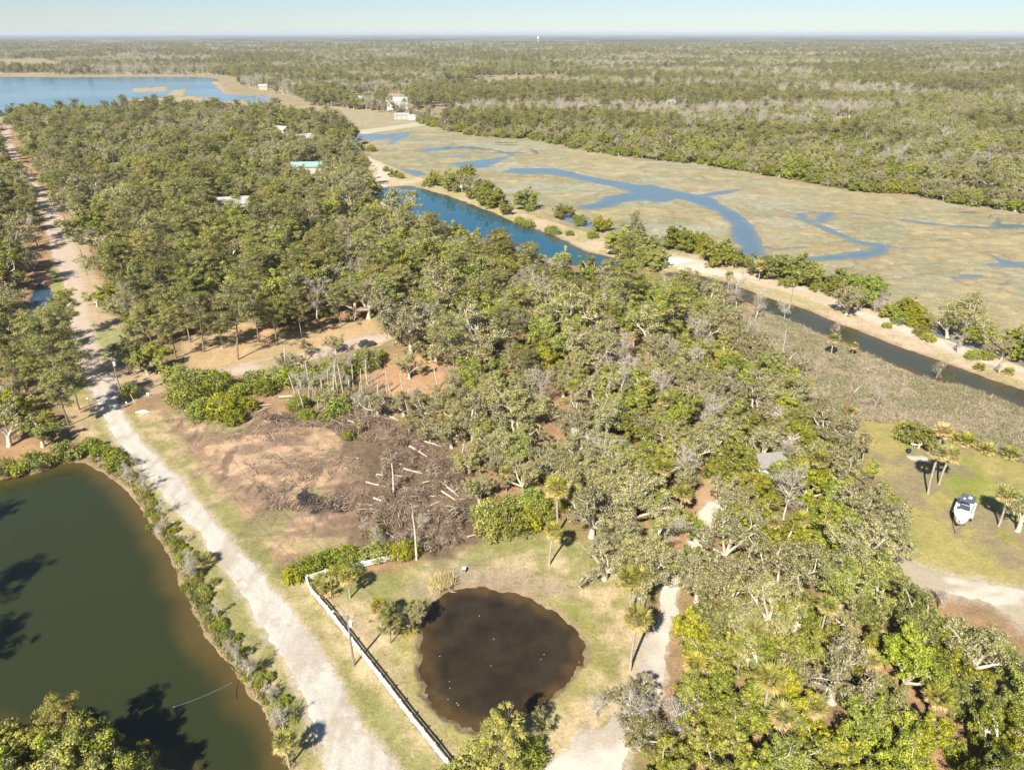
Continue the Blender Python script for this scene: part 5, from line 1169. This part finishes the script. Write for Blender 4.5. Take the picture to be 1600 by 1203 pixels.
x, y = P(725, 893); r = empty('pump_box', (x, y, 0)); B().box((0,0,.35), (.5,.5,.7)).build('body', METAL, r); B().box((0,0,.73), (.6,.6,.06)).build('lid', WHITE, r); tag(r, 'small grey box standing on the pond lawn above the water', 'utility box')
for i, (a, b) in enumerate(((749,962),(687,1025),(771,998),(702,1064),(703,1075),(714,1098),(716,1101),(850,1022),(905,1034),(700,1092),(767,1040),(845,1030))):
    x, y = P(a, b, WL); n_ = 7; V_ = [(.09*(1+.3*math.sin(3*j+i))*math.cos(6.283*j/n_), .07*(1+.3*math.cos(2*j+i))*math.sin(6.283*j/n_), .0) for j in range(n_)]+[(0,0,.04)]
    o = B().poly(V_, [[j, (j+1)%n_, n_] for j in range(n_)]+[[n_-1-j for j in range(n_)]]).build('floating_fleck', METAL); o.location = (x, y, WL+.01); tag(o, 'small white fleck floating on the brown pond, number', 'floating fleck', 'white flecks on the brown pond')
# skiff pulled up on the canal head
x, y = P(1067, 423); r = empty('skiff', (x, y, .1), -.6)
V = []; SS = [(-2,.5),(-1,.65),(.5,.65),(1.5,.4),(2.1,.05)]
for a, b in SS: V += [(a,-b,.45),(a,-b*.7,0),(a,b*.7,0),(a,b,.45)]
B().poly(V, [[i*4+j,(i+1)*4+j,(i+1)*4+j+1,i*4+j+1] for i in range(4) for j in range(3)]+[[0,1,2,3]]).build('hull', WHITE, r); B().box((-.6,0,.36), (.3,1.15,.05)).box((.7,0,.36),(.3,1.05,.05)).build('seat', DECKW, r)
tag(r, 'small white skiff lying at the head of the canal', 'boat')
# dock on the lagoon
x, y = P(600, 322); r = empty('wooden_dock', (x, y, 0), .35); B().box((0,3,.35), (2.2,9,.12)).build('deck', DECKW, r)
for a in (-1,1):
    for b in (0,3,6): B().tube([(a*.95,b,-1.4),(a*.95,b,.8)], .11, 8).build('pile', WOOD, r)
tag(r, 'short wooden dock on the near shore of the blue lagoon', 'dock')

# fallen logs and standing snags in the clearing
LOGS = [(610,700,640,712),(640,700,668,716),(655,690,690,700),(600,720,628,728),(690,770,720,790),(640,812,676,822),(560,790,590,800),(630,735,660,742),(676,812,706,800),(700,742,722,768),(436,623,512,619),(400,637,425,634),(404,646,424,637),(448,628,470,626),(555,638,591,648),(587,639,616,634),(533,657,555,663),(560,660,588,655),(588,744,610,747),(616,746,634,747),(572,756,598,762),(618,765,652,773),(652,774,679,778),(584,781,619,794),(625,793,661,796),(661,799,688,785),(668,738,717,778),(661,757,695,750),(647,666,663,679),(591,780,607,776),(605,835,622,848),(730,842,752,835),(470,660,498,662),(540,640,560,646),(600,650,625,660)]
def where(px, py):
    return 'at the far side of the clearing' if py < 690 else ('in the middle of the brush' if py < 770 else 'at the near side of the brush')
for i, (a, b, c, d) in enumerate(LOGS):
    p = Vector((*P(a,b), .45)); q = Vector((*P(c,d), .35)); L_ = (q-p).length; m_ = (p+q)/2; r0 = .10+.011*L_; off = Vector((rr_.uniform(-.15,.15), rr_.uniform(-.15,.15), rr_.uniform(0,.12)))*L_*.15
    bb = B().tube([p-m_, off, q-m_], [r0*1.2, r0, r0*.55], 7)
    r = empty('fallen_log', (m_.x, m_.y, m_.z)); bb.build('stem', LOGM, r); st = B(); dd = (q-p).normalized()
    for s in range(3):
        o_ = (q-p)*rr_.uniform(-.1,.4); e = o_+Vector((rr_.uniform(-1,1), rr_.uniform(-1,1), rr_.uniform(.1,.7)))*L_*.16; st.tube([o_, e], [r0*.4, r0*.15], 5)
    st.build('branch', LOGM, r)
    ln = 'long' if L_ > 9 else ('short' if L_ < 4.5 else 'pale')
    tag(r, f'{ln} fallen log {where((a+c)/2,(b+d)/2)}, number', 'log', 'fallen logs in the clearing'); r['_px'] = (a+c)/2; r['_py'] = (b+d)/2
SN = [(505,628,6),(514,618,7),(536,612,7.5),(552,606,6),(566,614,6.5),(590,622,5),(606,630,5.5),(618,640,5),(556,650,4.5),(498,640,5),(462,620,6.5),(574,600,7),(640,655,5),(610,612,6),(447,587,7.5),(485,607,7.5),(520,643,9.5),(527,614,8.5),(545,625,5.5),(562,632,6),(476,643,6),(483,630,4.5),(576,641,4),(582,648,4.5),(597,643,4),(632,624,7),(685,607,6.5),(718,733,7),(615,778,7),(651,874,8.5),(868,500,6),(1326,632,0),(1222,555,8),(985,560,0)]

for i, (a, b, hgt) in enumerate(SN):
    if hgt == 0: continue
    x, y = P(a, b); tr = Acc(); RNG = np.random.default_rng(700+i)
    tp, _ = branch((0,0,-.2), (RNG.normal()*.07, RNG.normal()*.07, 1), hgt, 6, .03, .03); tr.tube(tp, np.linspace(.19,.10,7)*(.8+.04*hgt), 6)
    for k_ in range(3):
        k = RNG.integers(3, 7); e, _ = branch(tp[k], rv()+np.array([0,0,.4]), RNG.uniform(.4,1.3), 3, .2, .05); tr.tube(e, [.06,.045,.03,.015], 4)
    o = link('dead_tree', tr.mesh('dead_tree', [M_DEAD]), None, (x, y, 0)); o['_px'] = a; o['_py'] = b
    tag(o, ('tall' if hgt > 7 else 'short')+' grey standing dead trunk '+('rising from the brush of the clearing' if b > 690 and a < 740 else ('above the clearing' if b < 690 and a < 700 else 'in the wood edge near the canal')), 'dead tree', 'standing dead trunks')
# broken brown snag at the scrub edge
x, y = P(1319, 649); r = empty('dead_tree', (x, y, 0)); B().tube([(0,0,-.2),(.3,0,2.5),(.9,.3,5.5),(1.1,.3,7)], [.42,.36,.26,.1], 9).build('trunk', RUST, r)
B().tube([(.8,.2,5),(1.6,.2,6.4),(2.6,.6,7.2)], [.12,.07,.03], 5).tube([(.9,.3,5.6),(.3,0,6.8),(-.2,.3,8)], [.1,.06,.03], 5).build('branch', M_DEAD, r)
tag(r, 'thick red brown broken snag at the top corner of the right lawn', 'dead tree')
# pampas clump at the pond head
RNG = np.random.default_rng(55); x, y = P(690, 915); acc = Acc(); n = 900
th = RNG.uniform(0, 6.28, n); sp2 = RNG.uniform(.1,.9,n); d_ = np.stack([np.cos(th)*sp2, np.sin(th)*sp2, np.ones(n)], 1); d_ /= np.linalg.norm(d_, axis=1)[:,None]
c_ = np.stack([RNG.normal(size=n)*.7, RNG.normal(size=n)*.6, np.full(n,.1)], 1)+d_*.9; acc.cards(c_, RNG.normal(size=(n,3)), RNG.uniform(.6,1.0,n), .05, np.stack([RNG.uniform(.5,1,n), n*[0], n*[0]],1), axis=d_)
o = link('reed_clump', acc.mesh('reed_clump', [leaf_mat('pampas', (.42,.34,.16), (.66,.55,.32), hue=.01, val=.02)]), None, (x, y, 0)); tag(o, 'straw coloured reed clump at the head of the brown pond', 'reeds')

# ------------------------------------------------------------------ give look-alike labels their place
bpy.context.view_layer.update()
grp = {}
for o in COL.objects:
    if o.parent is None and o.get('label') and o.get('category'): grp.setdefault(' '.join(o['label'].replace(', number', '').split()[:13]), []).append(o)
ORD = ['first','second','third','fourth','fifth','sixth','seventh','eighth','ninth','tenth','eleventh','twelfth','thirteenth','fourteenth','fifteenth','sixteenth','seventeenth','eighteenth','nineteenth','twentieth']
for lab, os_ in grp.items():
    if len(os_) == 1: os_[0]['label'] = os_[0]['label'].replace(', number', ''); continue
    os_.sort(key=lambda o: to_px(o.location.x, o.location.y)[0])
    for i, o in enumerate(os_):
        tail = (ORD[i] if i < len(ORD) else str(i+1)+'th')+' from left'
        if i == 0: tail = 'leftmost'
        elif i == len(os_)-1: tail = 'rightmost'
        o['label'] = lab+', '+tail
for o in COL.objects:
    for k in ('_px', '_py'):
        if k in o: del o[k]

# ------------------------------------------------------------------ haze
hb = B().box((0, 30000, 0), (90000*2, 200000, 2)); 
x0, x1, y0, y1, z0, z1 = -95000, 95000, -2000, 95000, -4.0, 90.0
me = bpy.data.meshes.new('haze'); me.from_pydata([(x0,y0,z0),(x1,y0,z0),(x1,y1,z0),(x0,y1,z0),(x0,y0,z1),(x1,y0,z1),(x1,y1,z1),(x0,y1,z1)], [], [(3,2,1,0),(4,5,6,7),(0,1,5,4),(1,2,6,5),(2,3,7,6),(3,0,4,7)])
hz = link('haze', me); tag(hz, kind='stuff')
m, n, l, out = new_mat('haze_air'); pv = n.new('ShaderNodeVolumePrincipled'); pv.inputs['Density'].default_value = HAZE_D; pv.inputs['Color'].default_value = (.80,.88,1,1); pv.inputs['Anisotropy'].default_value = .0
l.new(pv.outputs[0], out.inputs['Volume']); me.materials.append(m); m.cycles.homogeneous_volume = True
